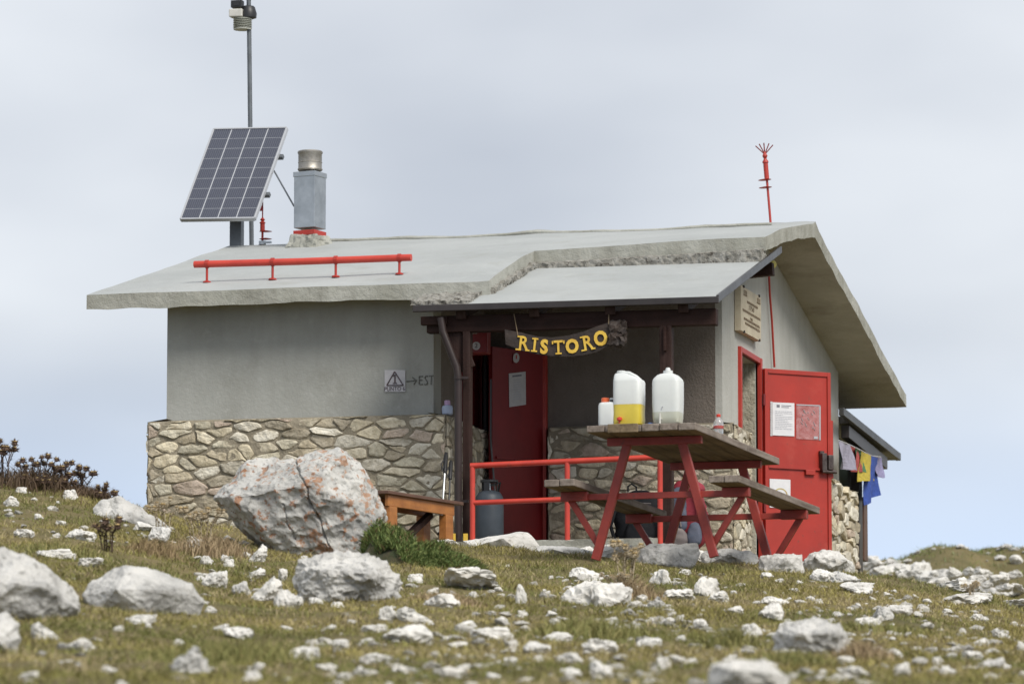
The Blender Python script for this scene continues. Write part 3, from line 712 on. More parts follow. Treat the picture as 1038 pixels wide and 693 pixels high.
# gable door: frame, open leaf
m = MB()
for a, b in (((-.02, GY0-.055, -.05), (.03, GY0, GH+.05)), ((-.02, GY1, -.05), (.035, GY1+.07, GH+.05)), ((-.02, GY0, GH), (.03, GY1, GH+.05))): m.box(a, b, bevel=.004)
m.build('door_frame', M['red'], hut)
m = MB(); m.box((-.245, GY1-.012, -.05), (-.022, GY1-.002, GH)); m.box((-.245, GY0+.002, -.05), (-.022, GY0+.012, GH)); m.build('door_jamb', M['jamb'], hut)
m = MB(); m.box((-.72, GY0-.4, -.05), (-.66, GY1+.9, 2.1)); m.build('inner_wall', M['jamb'], hut)
hp = Vector((.045, GY1+.035, 0)); LW = .70
pL = onX(770, 371, hp.x)
az = R(47)   # from +Y toward +X
la = math.pi/2-az
LH = onX(770, 371, .05).z
leaf = door_leaf('door', hp, la, LW, LH, M['red'], 0)
leaf['label'] = 'bright red steel door standing open on the gable'
m = MB(); m.box((.035, -.032, .845), (LW+.006, -.012, .865)); m.box((.42, -.045, .80), (.52, -.016, .845), bevel=.004); m.build('cross_bar', M['red'], leaf)
m = MB(); m.box((LW-.02, -.03, .78), (LW+.02, .012, 1.30), bevel=.003); m.build('edge_strip', M['red'], leaf)
m = MB(); m.box((LW-.125, -.075, .84), (LW-.075, -.02, 1.00), bevel=.006); m.box((LW-.065, -.085, .85), (LW-.01, -.02, .985), bevel=.008); m.tube([(LW-.12, -.06, .835), (LW+.03, -.06, .835)], .016, 10); m.box((LW-.13, -.05, .99), (LW-.09, -.02, 1.02)); m.build('lock', M['lockm'], leaf)
for z in (1.40, .45):
    m = MB(); m.tube([(-.005, -.02, z), (-.005, -.02, z+.10)], .014, 8); m.build('hinge', M['red_dark'], leaf)
# porch door: half open leaf in the dark recess
hp2 = Vector((DX, -.03, 0)); az2 = R(24.7); L2 = .73
ang2 = math.atan2(-math.cos(az2), -math.sin(az2))
H2 = onY(550, 359, -.03).z
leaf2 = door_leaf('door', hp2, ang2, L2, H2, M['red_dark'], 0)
leaf2['label'] = 'dark red door half open inside the shaded porch'
m = MB(); m.box((.036, .015, .75), (L2-.04, .032, .77)); m.box((.25, .015, .73), (.45, .04, .76)); m.build('cross_bar', M['red_dark'], leaf2)
m = MB(); m.box((DX-.005, -.065, -.05), (DX+.030, -.002, H2+.03), bevel=.004); m.build('door_frame', M['red'], hut)
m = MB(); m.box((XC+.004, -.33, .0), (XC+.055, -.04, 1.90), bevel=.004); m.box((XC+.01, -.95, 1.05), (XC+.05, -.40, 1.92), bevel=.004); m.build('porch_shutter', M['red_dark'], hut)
m = MB(); m.bar(onY(492, 560, -.35), onY(492, 345, -.35), .03, .03, up=(0, 1, 0)); m.build('porch_pipe', M['brown_metal'], hut)
# red box with round sticker hanging in the porch corner
q = onY(484, 348, -1.9); bx = tag(empty('alarm_box', q), 'dark red box with a round white sticker up in the porch corner', 'box')
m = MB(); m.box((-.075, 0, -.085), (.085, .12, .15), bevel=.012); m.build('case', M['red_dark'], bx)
m = MB(); m.tube([(-.01, -.004, -.02), (-.01, .004, -.02)], .034, 20); st = m.build('sticker', M['paper_shade'], bx)
text_obj('sticker_figure', '2', .055, .0015, M['sign_ink'], st, Matrix.Translation((-.01, -.0065, -.02)) @ Matrix.Rotation(R(90), 4, 'X'))
q = onY(480, 326, -2.3); lb = tag(empty('hanging_label', q), 'small white and green label hanging from the porch beam', 'label')
m = MB(); m.box((-.030, -.002, -.10), (.030, .002, .0)); m.build('card', M['paper_shade'], lb)
m = MB(); m.box((-.026, -.0055, -.035), (.026, -.0025, -.005)); m.build('print', M['flag_green'], lb)

# ---- lean-to behind
LT = lambda Y: 1.76-.031*(Y-5.41)
m = MB(); m.add(*(lambda y0=6.02, y1=8.95: ([(x, y, LT(y)+d) for d in (-.07, 0) for x, y in ((-2.6, y0), (.1, y0), (.1, y1), (-2.6, y1))], [(3, 2, 1, 0), (4, 5, 6, 7), (0, 1, 5, 4), (1, 2, 6, 5), (2, 3, 7, 6), (3, 0, 4, 7)]))())
m.bar((.125, 5.42, LT(5.42)-.035), (.125, 8.97, LT(8.97)-.035), .05, .075); m.build('lean_to_roof', M['flashing'], hut)
m = MB(); m.bar((.06, 6.02, LT(6)-.15), (.06, 8.4, LT(8.4)-.17), .08, .12); m.build('lean_to_beam', M['gutter'], hut)
q = onX(869.5, 500, .05); m = MB(); m.box((.0, q.y-.10, -.3), (.08, q.y+.10, 1.55), bevel=.004); m.build('lean_to_post', M['gutter'], hut)
q = onX(876.5, 520, .05); m = MB(); m.box((-.02, q.y-.09, .42), (.06, q.y+.12, 1.05), bevel=.004); m.build('lean_to_board', M['bench_top'], hut)
m = MB(); m.box((-.10, 6.03, .5), (-.04, onX(866, 480, -.04).y, 1.55)); m.build('lean_to_shade_sheet', mat('lean_to_shade_green', (.018, .03, .024), None, rough=.7), hut)  # dark sheet added to draw the shade under the lean-to roof
m = MB(); m.box((-2.6, 7.3, -.5), (-.6, 7.36, 1.6)); m.build('lean_to_wall', M['brown'], hut)
q0 = onX(779, 268, .03); q1 = onX(785, 372, .03)
m = MB(); m.tube([q0, q0.lerp(q1, .3)+Vector((0, -.02, 0)), q0.lerp(q1, .55)+Vector((0, .01, 0)), q1], .010, 6); m.build('red_cable', M['red'], hut)

# ---- chimney
def rz(X, Y): return roof_top(X, Y)
cx, cyy = -4.13, 1.62; zr = rz(cx, cyy)
sc = dp(314, 240, 44.7); 
ch = empty('chimney', (onY(314, 240, cyy).x, cyy, zr)); ch.parent = hut
zz = lambda y: onY(314, y, cyy-.13).z-zr
W2 = .108
chr_ = R(-14)
def rb(m, a, b, **k): m.box(a, b, Matrix.Rotation(chr_, 4, 'Z'), **k)
m = MB(); rb(m, (-W2, -W2, zz(230)), (W2, W2, zz(174)), bevel=.006); rb(m, (-W2-.006, -W2-.006, zz(178)), (W2+.006, W2+.006, zz(173)), bevel=.003); m.build('duct', M['galv'], ch)
m = MB(); rb(m, (-W2-.003, -W2-.003, zz(237.5)), (W2+.003, W2+.003, zz(232.5)), bevel=.004); m.build('red_band', M['red'], ch)
v, f = rough_box((-W2-.02, -W2-.02, -.06), (W2+.02, W2+.02, zz(237)), (12, 12, 8), .018, 4)
v = [Matrix.Rotation(chr_, 4, 'Z') @ Vector((p.x*(1+.35*max(0, 1-(p.z+.06)/.16)), p.y*(1+.35*max(0, 1-(p.z+.06)/.16)), p.z)) for p in v]
m = MB(); m.add(v, f); m.build('mortar_skirt', M['concrete'], ch, fix=False)
z0, z1 = zz(171), zz(151)
m = MB(); m.lathe([(.05, z0-.03), (.05, z0), (.108, z0), (.115, z0+.012), (.108, z0+.024), (.108, z0+.07), (.112, z0+.075), (.108, z0+.08), (.108, z1-.03), (.115, z1-.02), (.115, z1-.008), (.108, z1), (.02, z1+.01)], (0, 0, 0), 32); m.build('cowl', M['steel'], ch, True)

# ---- red snow rail on the roof
sr = empty('snow_rail', (0, 0, 0)); sr.parent = hut
brs = [(-4.13, -1.53), (-3.55, -1.55), (-2.96, -1.60), (-2.38, -1.66)]
ends = onY(197, 268, -1.56), onY(417, 261, -1.64)
m = MB(); m.tube([ends[0], ends[0].lerp(ends[1], .5)+Vector((0, 0, -.004)), ends[1]], .030, 12); m.build('rail_pipe', M['red_rail'], sr, True)
for px in (210, 277, 341, 405):
    t = (px-197)/220; q = ends[0].lerp(ends[1], t); zb = rz(q.x, q.y)
    m = MB(); m.tube([(q.x, q.y, zb-.02), (q.x, q.y, q.z+.02)], .011, 8); m.lathe([(.035, 0), (.035, .012), (.012, .02)], (q.x, q.y, zb), 10); m.tube([q-Vector((.014, 0, 0)), q+Vector((.014, 0, 0))], .036, 12); m.build('bracket', M['red'], sr)

# ================================================================= ROOF EQUIPMENT
mast = tag(empty('weather_mast', (onY(256, 240, 3.0).x, 3.0, 2.7)), 'tall thin grey mast with a weather sensor behind the solar panel', 'mast')
def lm(x, y, Y=3.0): return onY(x, y, Y)-mast.location
b0 = Vector((0, 0, 0)); t0 = lm(252.5, 26); t1 = lm(252.0, -6)
m = MB(); m.tube([b0+Vector((0, 0, 0)), t0, t1], .022, 12); m.build('pole', M['post_grey'], mast, True)
s_ = 1/ (F/45.0)
c0 = lm(246.5, 26)
m = MB()
for k in range(6): m.lathe([(.060, 0), (.088, .004), (.09, .008), (.062, .016)], c0+Vector((0, -.02, -.035+k*.017)), 24)
m.lathe([(.085, 0), (.085, .008)], c0+Vector((0, -.02, -.045)), 24)
m.build('louvered_shield', M['louver'], mast, True)
c1 = lm(241.5, 14); m = MB(); m.box(c1+Vector((-.065, -.10, -.045)), c1+Vector((.065, .0, .03)), bevel=.008); m.build('logger_box', M['white_plastic'], mast)
c2 = lm(242.5, 6); m = MB(); m.box(c2+Vector((-.06, -.085, -.03)), c2+Vector((.05, .0, .04)), bevel=.006); m.box(c2+Vector((-.035, -.09, -.015)), c2+Vector((.03, -.086, .02))); m.build('sensor_head', M['black'], mast)
c3 = lm(252, 14); m = MB(); m.lathe([(.05, -.05), (.075, -.04), (.078, .0), (.06, .06), (.05, .07)], c3, 24); m.build('rain_collar', M['black'], mast, True)
m = MB(); m.bar(lm(238, -3), lm(258, -3), .04, .05); m.build('cross_arm', M['black'], mast)

# solar panel on its post
pq = empty('solar_panel'); tag(pq, 'dark blue solar panel tilted on a grey post at the roof ridge', 'solar panel')
D0 = 45.3
A = dp(183, 222, D0); B_ = dp(258, 221, D0-.25)      # bottom left, bottom right
C_ = dp(288, 129.5, D0+.60); Dd = dp(219.5, 131, D0+.85)
post_b = Vector((onY(240, 250, 2.1).x, 2.1, 2.88)); pq.location = post_b
loc = lambda p: p-post_b
A, B_, C_, Dd = map(loc, (A, B_, C_, Dd)); Dd = A+(C_-B_)*1.0*.5+(Dd-A)*.5; C_ = B_+(Dd-A)*1.0
nrm = (B_-A).cross(Dd-A).normalized()
me = newmesh('cells', [A, B_, C_, Dd, A-nrm*.02, B_-nrm*.02, C_-nrm*.02, Dd-nrm*.02], [(0, 1, 2, 3), (7, 6, 5, 4), (0, 4, 5, 1), (1, 5, 6, 2), (2, 6, 7, 3), (3, 7, 4, 0)], M['cells'])
uvl = me.uv_layers.new(name='UVMap'); uvs = {0: (0, 0), 1: (1, 0), 2: (1, 1), 3: (0, 1)}
for lp in me.loops: uvl.data[lp.index].uv = uvs.get(lp.vertex_index, (.01, .01))
link('cells', me, pq)
m = MB()
for p, q in ((A, B_), (B_, C_), (C_, Dd), (Dd, A)): m.bar(p-nrm*.012, q-nrm*.012, .017, .040, up=nrm, bevel=.002)
m.build('panel_frame', M['alu'], pq)
ctr = (A+B_+C_+Dd)/4
m = MB(); m.bar(Vector((0, 0, -.05)), Vector((0, 0, ctr.z-.17)), .11, .10, up=(0, 1, 0)); m.build('post', M['post_grey'], pq)
m = MB()
for t in (.3, .72): m.bar(A.lerp(Dd, t)-nrm*.055, B_.lerp(C_, t)-nrm*.055+(B_-A).normalized()*.04, .04, .04, up=nrm)
m.bar(Vector((0, 0, ctr.z-.20)), ctr-nrm*.12, .05, .05); m.build('mounting_rail', M['post_grey'], pq)
m = MB(); e1 = onY(298, 209, cyy)-post_b; m.tube([B_.lerp(C_, .56)-nrm*.05, e1], .008, 8); m.build('brace', M['post_grey'], pq)

def small_rod(loc_, ht, tilt, crown, label):
    o = tag(empty('lightning_rod', loc_, (0, tilt, 0)), label, 'lightning rod')
    m = MB(); m.tube([(0, 0, -.03), (0, 0, ht*.62)], .011, 8); m.build('rod', M['red'], o)
    m = MB(); m.tube([(0, 0, 0), (0, 0, .035)], .035, 8); m.box((-.01, -.03, .01), (.09, .0, .028)); m.build('clamp', M['galv'], o)
    zb = ht*(.56 if crown else .30)
    m = MB(); m.lathe([(.012, zb), (.022, zb+.01), (.022, zb+ht*.20), (.028, zb+ht*.20), (.028, zb+ht*.215), (.012, zb+ht*.25), (.024, zb+ht*.28), (.008, zb+ht*.33)], (0, 0, 0), 14)
    m.build('insulator', M['red'], o, True)
    m = MB()
    for k in (0, 1): m.lathe([(.01, 0), (.06, .008), (.01, .018)], (-.02 if crown else .03, 0, zb-.045+k*.07-.03), 14)
    m.build('disc_pair', M['red'], o, True)
    m = MB()
    if crown:
        for k, a in enumerate((-38, -20, 0, 22, 40)): m.tube([(0, 0, ht*.86), (math.sin(R(a))*.12, (k-2)*.012, ht*.86+math.cos(R(a))*.105)], .0055, 6)
    m.tube([(0, 0, zb+ht*.30), (0, 0, ht*(.92 if crown else 1.0))], .006, 6); m.build('tip', M['red_dark'], o)
    return o
q = onY(781.5, 224, 2.05)
small_rod((q.x, 2.05, rz(.4, 2.05)), .78, R(-4.5), True, 'slim red lightning rod with a crown of spikes at the right end of the ridge')
q = onY(266, 245, 2.0)
small_rod((q.x, 2.0, rz(q.x, 2.0)), .40, 0, False, 'short red lightning rod between the mast and the chimney')
rb_ = onY(261, 211, 2.95); m = MB(); m.box(rb_+Vector((-.05, 0, -.025))-mast.location, rb_+Vector((.05, .03, .025))-mast.location, bevel=.004); m.build('red_bracket', M['red_dark'], mast)

# ================================================================= PORCH THINGS
# railing
YR = -2.66
rl = tag(empty('railing', onY(575, 560, YR)), 'bright red tubular railing across the front of the porch', 'railing')
L0 = rl.location.copy()
def rp(x, y): return onY(x, y, YR)-L0
m = MB(); m.tube([rp(477, 472), rp(670, 463)], .0235, 12); m.build('top_rail', M['red_rail'], rl, True)
m = MB(); m.tube([rp(478, 509.5), rp(670, 502)], .021, 12); m.build('lower_rail', M['red_rail'], rl, True)
for x, yt in ((479, 472), (575, 467.5), (669, 463)):
    p = rp(x, yt); m = MB(); m.tube([p, (p.x, p.y, -.35)], .022, 12); m.build('rail_post', M['red_rail'], rl, True)

# RISTORO board
YB_ = -2.60
bd = tag(empty('name_board', onY(570, 345, YB_)), 'dark curved plank with yellow letters RISTORO hanging under the porch beam', 'sign')
L1 = bd.location.copy()
top = [(512, 334), (528, 337), (545, 341), (560, 342), (577, 340), (592, 336), (605, 331), (617, 327), (626, 327), (631, 331)]
bot = [(513, 349), (528, 355), (545, 359), (560, 361), (577, 361.5), (592, 360), (605, 357), (615, 352), (626, 349), (632, 342)]
V = []; Fc = []
for (a, b) in zip(top, bot):
    for k in range(5):
        q = onY(a[0]+(b[0]-a[0])*k/4, a[1]+(b[1]-a[1])*k/4, YB_)-L1
        wv = noise.noise(Vector((q.x*9, q.z*9, 1)))*.006
        V += [q+Vector((0, -.014+wv, 0)), q+Vector((0, .014+wv, 0))]
n_ = len(top)
I_ = lambda i, k, s: (i*5+k)*2+s
for i in range(n_-1):
    for k in range(4):
        Fc += [(I_(i, k, 0), I_(i+1, k, 0), I_(i+1, k+1, 0), I_(i, k+1, 0)), (I_(i, k, 1), I_(i, k+1, 1), I_(i+1, k+1, 1), I_(i+1, k, 1))]
    Fc += [(I_(i, 0, 0), I_(i, 0, 1), I_(i+1, 0, 1), I_(i+1, 0, 0)), (I_(i, 4, 0), I_(i+1, 4, 0), I_(i+1, 4, 1), I_(i, 4, 1))]
for i, fl in ((0, 1), (n_-1, 0)):
    for k in range(4): Fc.append((I_(i, k, 0), I_(i, k+1, 0), I_(i, k+1, 1), I_(i, k, 1)))
m = MB(); m.add(V, Fc); m.build('plank', M['log'], bd)
m = MB(); kn = onY(625, 338, YB_)-L1
m.add(*rough_box(kn+Vector((-.06, -.03, -.10)), kn+Vector((.07, .03, .10)), (6, 4, 8), .03, 9)); m.build('knot_end', M['log'], bd, fix=False)
RX = Matrix.Rotation(R(90), 4, 'X')
def serif(mb, x, z, w_, mt): mb.box((x-w_/2, -.0035, z-.006), (x+w_/2, .0035, z+.006), mt)
for chh, x, y, a, hh in (('R', 530.5, 348, -7, 1), ('I', 542, 349.5, -6, .95), ('S', 551.5, 352, -3, 1.02), ('T', 566, 352, 2, .95), ('O', 580, 351.5, 2, 1.0), ('R', 595.5, 347.5, 9, 1.02), ('O', 609, 343.5, 12, 1.05)):
    p = onY(x, y, YB_-.022)-L1
    mt = Matrix.Translation(p) @ Matrix.Rotation(R(-a), 4, 'Y') @ RX
    o = text_obj('letter', chh, (.150*hh), .003, M['gold'], bd, mt @ Matrix.Diagonal((.86, 1, 1, 1)), bold=.007 if chh in 'SOO' else .003)
    if chh in 'RIT':
        mb = MB(); m2 = Matrix.Translation(p) @ Matrix.Rotation(R(-a), 4, 'Y'); h2 = .0525*hh
        if chh == 'R': serif(mb, -.034, h2, .04, m2); serif(mb, -.036, -h2, .045, m2); serif(mb, .040, -h2, .035, m2)
        if chh == 'I': serif(mb, 0, h2, .05, m2); serif(mb, 0, -h2, .05, m2)
        if chh == 'T': serif(mb, 0, -h2, .05, m2); mb.box((-.052, -.0035, h2-.022), (-.042, .0035, h2+.004), m2); mb.box((.042, -.0035, h2-.022), (.052, .0035, h2+.004), m2)
        mb.build('serif', M['gold'], o)
for xa, ya, xb, yb in ((521, 318, 525, 340), (617, 314, 617, 329)):
    m = MB(); m.tube([onY(xa, ya, YB_+.03)-L1, onY(xb, yb, YB_-.018)-L1], .004, 6); m.build('cord', M['under_wood'], bd)

# gas cylinder
g0 = onY(496, 552, -1.9); g0.z = -.08
gc = tag(empty('gas_cylinder', g0), 'dark blue grey gas cylinder with valve guard standing behind the railing', 'gas cylinder')
zt_ = lambda y: onY(496, y, -1.9).z-g0.z
r_ = .118; zs = zt_(497)
m = MB(); m.lathe([(r_*.85, 0), (r_*.9, .03), (r_, .06), (r_, zs-.09), (r_*.94, zs-.05), (r_*.75, zs-.015), (r_*.4, zs), (0.01, zs+.005)], (0, 0, 0), 32); m.build('bottle', M['bluegrey'], gc, True)
m = MB()
for k in range(3):
    a0 = k*2.1+.4
    m.bar((math.cos(a0)*.065, math.sin(a0)*.065, zs-.03), (math.cos(a0)*.065, math.sin(a0)*.065, zs+.075), .05, .008, up=(math.cos(a0), math.sin(a0), 0))
m.lathe([(.066, zs+.065), (.074, zs+.068), (.074, zs+.085), (.066, zs+.088)], (0, 0, 0), 20); m.build('valve_guard', M['black'], gc)
m = MB(); m.tube([(0, 0, zs), (0, 0, zs+.06)], .016, 10); m.tube([(0, 0, zs+.045), (.05, -.01, zs+.045)], .010, 8); m.build('valve', M['galv'], gc)
m = MB(); m.tube([(.05, -.01, zs+.045), (.08, .05, zs+.07), (.02, .15, .35), (-.05, .25, .9), (-.06, .3, 1.4)], .008, 8); m.build('hose', M['black'], gc, True)

# notices
def notice(corners, nrm_off, label, m_, lines=9, name='notice', parts=True, logo=True):
    """corners TL, TR, BR, BL as world points"""
    o_ = sum(corners, Vector())/4; o = tag(empty(name, o_), label, 'notice')
    TL, TR, BR, BL = [c-o_ for c in corners]; nn = (TR-TL).cross(BL-TL).normalized()*-1
    if nn.dot(CAM-o_) < 0: nn = -nn
    P = lambda s, t, d: TL.lerp(TR, s).lerp(BL.lerp(BR, s), t)+nn*d
    def quad(mb, s0, t0, s1, t1, d0, d1):
        v = [P(s, t, d) for d in (d0, d1) for s, t in ((s0, t0), (s1, t0), (s1, t1), (s0, t1))]
        mb.add(v, [(3, 2, 1, 0), (4, 5, 6, 7), (0, 1, 5, 4), (1, 2, 6, 5), (2, 3, 7, 6), (3, 0, 4, 7)])
    mb = MB(); quad(mb, 0, 0, 1, 1, .001, .004); mb.build('sheet', m_, o)
    return o, P, quad
def leafpt(lf, x, y, off):      # point of a door leaf's outer face under a photo pixel
    mw = Matrix.Translation(lf.location) @ Matrix.Rotation(lf.rotation_euler.z, 4, 'Z')
    n_ = mw.to_3x3() @ Vector((0, -1 if off > 0 else 1, 0)); p0 = mw @ Vector((0, -.018 if off > 0 else .018, 0))
    r = ray(x, y); k = (p0-CAM).dot(n_)/r.dot(n_); return CAM+r*k
def print_lines(o, P, quad, t0, t1, nl, seed, mt=None, s0=.12, s1=.9):
    r = random.Random(seed); mb = MB()
    for i in range(nl):
        t = t0+(t1-t0)*i/nl; s = s0
        end = s1 if r.random() < .7 else r.uniform(.45, .8)
        while s < end:
            e_ = min(end, s+r.uniform(.03, .12)); quad(mb, s, t, e_, t+(t1-t0)/nl*.38, .0045, .0055); s = e_+.025
    mb.build('print', mt or M['ink_faint'], o)
# sheet of rules in a sleeve on the open red door
o, P, quad = notice([leafpt(leaf, *p, 1) for p in ((783, 407.5), (805, 408.5), (805, 442), (783, 441))], 0, 'white printed notice sheet taped to the upper part of the open red door', M['paper'])
print_lines(o, P, quad, .26, .84, 11, 1)
mb = MB(); quad(mb, .18, .07, .32, .15, .0045, .0055); quad(mb, .40, .08, .85, .10, .0045, .0055); quad(mb, .40, .13, .75, .15, .0045, .0055); mb.build('heading', M['ink'], o)
mb = MB()
for k in range(12): quad(mb, -.09, .04+k*.08, -.05, .06+k*.08, .002, .004)
quad(mb, -.10, -.02, 0, 1.02, .0005, .0015); mb.build('binding_strip', M['paper_shade'], o)
o, P, quad = notice([leafpt(leaf, *p, 1) for p in ((807, 409.5), (831.5, 410.5), (831.5, 446), (807, 444.5))], 0, 'empty crinkled clear plastic sleeve on the open red door beside the white sheet', M['film'], name='plastic_sleeve'); o['category'] = 'plastic sleeve'
mb = MB(); r = random.Random(4)
for k in range(13):
    s = r.uniform(.15, .75); t = r.uniform(.08, .75); a = r.uniform(.5, 1.1); L_ = r.uniform(.06, .22)
    mb.tube([P(s, t, .005), P(s+math.cos(a)*L_*.5, t+math.sin(a)*L_*.6, .006), P(s+math.cos(a)*L_, t+math.sin(a)*L_, .005)], [.001, .0035, .001], 5)
quad(mb, 0, 0, 1, .03, .0045, .006); quad(mb, .95, 0, 1, 1, .0045, .006); quad(mb, .72, .90, .88, .97, .0045, .006); mb.build('crease', M['alu'], o)
o, P, quad = notice([leafpt(leaf, *p, 1) for p in ((780, 485), (801, 486), (801, 515), (780, 514))], 0, 'white sheet with a yellow circle low on the open red door', M['paper'])
V = []; Fc = []
for k in range(41):
    a = 2*math.pi*k/40
    for rr in (.36, .43): V.append(P(.52+math.cos(a)*rr*.80, .56-math.sin(a)*rr*.58, .0055))
Fc = [(2*k, 2*k+1, 2*k+3, 2*k+2) for k in range(40)]; mb = MB(); mb.add(V, Fc); mb.build('circle', M['ring'], o, fix=False)
mb = MB()
for s, t in ((.38, .48), (.56, .56), (.46, .62)): mb.tube([P(s, t, .005), P(s+.10, t+.06, .005)], .004, 6)
mb.build('drawing', M['ink_faint'], o)
# sheet on the porch door
def lp2(x, y):
    return leafpt(leaf2, x, y, -1)
s1_ = (lp2(520, 400)-CAM).length; s2_ = (leafpt(leaf2, 520, 400, 1)-CAM).length
pf = lp2 if s1_ < s2_ else (lambda x, y: leafpt(leaf2, x, y, 1))
o, P, quad = notice([pf(*p) for p in ((515.5, 378.5), (532.5, 376.5), (532.8, 410), (516, 412.5))], 0, 'shade toned white handwritten price sheet on the dark red porch door', M['paper_shade'])
print_lines(o, P, quad, .2, .85, 9, 6, s0=.25, s1=.7)
mb = MB(); quad(mb, .2, .07, .75, .12, .0045, .0055); mb.build('heading', M['ink'], o)
o, P, quad = notice([pf(*p) for p in ((519.5, 358), (526, 357.5), (526, 367.5), (519.5, 368))], 0, 'small round white sticker at the top of the dark red porch door', M['red_dark'], name='sticker'); o['category'] = 'sticker'
mb = MB(); V = [P(.5+.5*math.cos(2*math.pi*k/24), .5+.5*math.sin(2*math.pi*k/24), .006) for k in range(24)]; mb.add(V, [tuple(range(24))]); mb.build('disc', M['paper_shade'], o, fix=False)
mb = MB(); quad(mb, .42, .2, .58, .6, .007, .008); mb.build('mark', M['red'], o)

# painted sign and writing on the front wall
YS = YF-.003
sg = tag(empty('wall_sign', onY(400, 386, YS)), 'square white sign with a triangle and PUNTO painted on the grey wall', 'sign')
L2_ = sg.location.copy(); ps = lambda x, y, d=0: onY(x, y, YS)-L2_-Vector((0, d, 0))
TL, TR, BR, BL = ps(390, 375), ps(411, 375), ps(411, 397), ps(390, 397)
mb = MB(); mb.add([TL, TR, BR, BL]+[p-Vector((0, .006, 0)) for p in (TL, TR, BR, BL)], [(3, 2, 1, 0), (4, 5, 6, 7), (0, 1, 5, 4), (1, 2, 6, 5), (2, 3, 7, 6), (3, 0, 4, 7)]); mb.build('plate', M['sign_white'], sg)
mb = MB(); tri = [ps(400.3, 376.5, .009), ps(409, 390.5, .009), ps(392.3, 390.5, .009)]
for a in range(3): mb.bar(tri[a], tri[(a+1) % 3], .005, .011, up=(0, 1, 0), bevel=0) if False else mb.tube([tri[a], tri[(a+1) % 3]], .0055, 6)
mb.build('triangle', M['sign_ink'], sg)
mb = MB(); mb.tube([ps(400.6, 379.5, .009), ps(400.6, 388.3, .009)], .0065, 6); mb.tube([ps(398.9, 381.3, .009), ps(400.5, 379.6, .009)], .0045, 6); mb.tube([ps(398.7, 388.5, .009), ps(402.6, 388.5, .009)], .0045, 6); mb.build('figure', M['sign_ink'], sg)
text_obj('word', 'PUNTO 6', .050, .001, M['sign_ink'], sg, Matrix.Translation(ps(400.3, 394.2, .0085)) @ RX @ Matrix.Diagonal((.86, 1, 1, 1)))
mb = MB(); G_ = lambda x, y: onY(x, y, YF-.004)
mb.tube([G_(412, 386.5), G_(421, 385.5)], .0055, 6); mb.tube([G_(418, 382.3), G_(422, 385.5), G_(419.5, 389.5)], .0055, 6)
E_ = [((425, 381.5), (424.8, 389.5)), ((425, 381.5), (428.5, 381.2)), ((424.8, 385.4), (428, 385.1)), ((424.8, 389.5), (428.6, 389.4)), ((434.8, 380.9), (439.5, 380.7)), ((437.2, 381), (437, 389.6))]
for a, b in E_: mb.tube([G_(*a), G_(*b)], .0048, 6)
mb.tube([G_(433.6, 381.2), G_(431.8, 380.7), G_(430.6, 382.5), G_(431.6, 384.8), G_(433, 386.2), G_(433.1, 388.6), G_(431.7, 389.8), G_(430, 389.3)], .0048, 6)
mb.build('painted_writing', M['graffiti'], hut)

# plaque on the gable
pc = [onX(x, y, .06) for x, y in ((751, 289), (771.5, 301.5), (771.5, 346), (751, 334.5))]
po_ = sum(pc, Vector())/4; pl = tag(empty('wall_plaque', po_), 'cream engraved plaque hung on the gable wall above the doorway', 'plaque')
m = MB(); q = [p-po_ for p in pc]
m.add(q+[p-Vector((.055, 0, 0)) for p in q], [(0, 1, 2, 3), (7, 6, 5, 4), (0, 4, 5, 1), (1, 5, 6, 2), (2, 6, 7, 3), (3, 7, 4, 0)]); m.build('board', M['plaque'], pl)
P = lambda s, t, d=.003: q[0].lerp(q[1], s).lerp(q[3].lerp(q[2], s), t)+Vector((d, 0, 0))
yax = (q[1]-q[0]).normalized(); tm = Matrix((yax, Vector((0, 0, 1)), Vector((1, 0, 0)))).transposed().to_4x4()
def ptext(s, t, txt, size, wx=1.0): text_obj('lettering', txt, size, .001, M['engrave'], pl, Matrix.Translation(P(s, t)) @ tm @ Matrix.Diagonal((wx, 1, 1, 1)))
ptext(.5, .40, '1750', .062, 2.2)
mb = MB(); r = random.Random(9)
for t, s0, s1 in ((.29, .3, .82), (.52, .08, .94), (.63, .46, .56), (.70, .14, .9), (.79, .2, .9)):
    s = s0
    while s < s1:
        e_ = s+r.uniform(.012, .028); mb.tube([P(s, t-.022), P((s+e_)/2, t+r.uniform(-.01, .03)), P(e_, t+.02)], .0045, 5); s = e_+.016
for s in (.14, .20, .26, .80, .86, .92): mb.tube([P(s, .06), P(s, .17)], .0045, 5)
mb.tube([P(.12, .17), P(.28, .17)], .0045, 5); mb.tube([P(.78, .17), P(.94, .17)], .0045, 5)
mb.build('engraving', M['engrave'], pl)
mb = MB()
for s, t in ((.12, 0), (.88, 0), (.14, 1), (.9, 1)): mb.bar(P(s, t-.03), P(s, t+.03), .02, .012)
mb.build('clip', M['gutter'], pl)

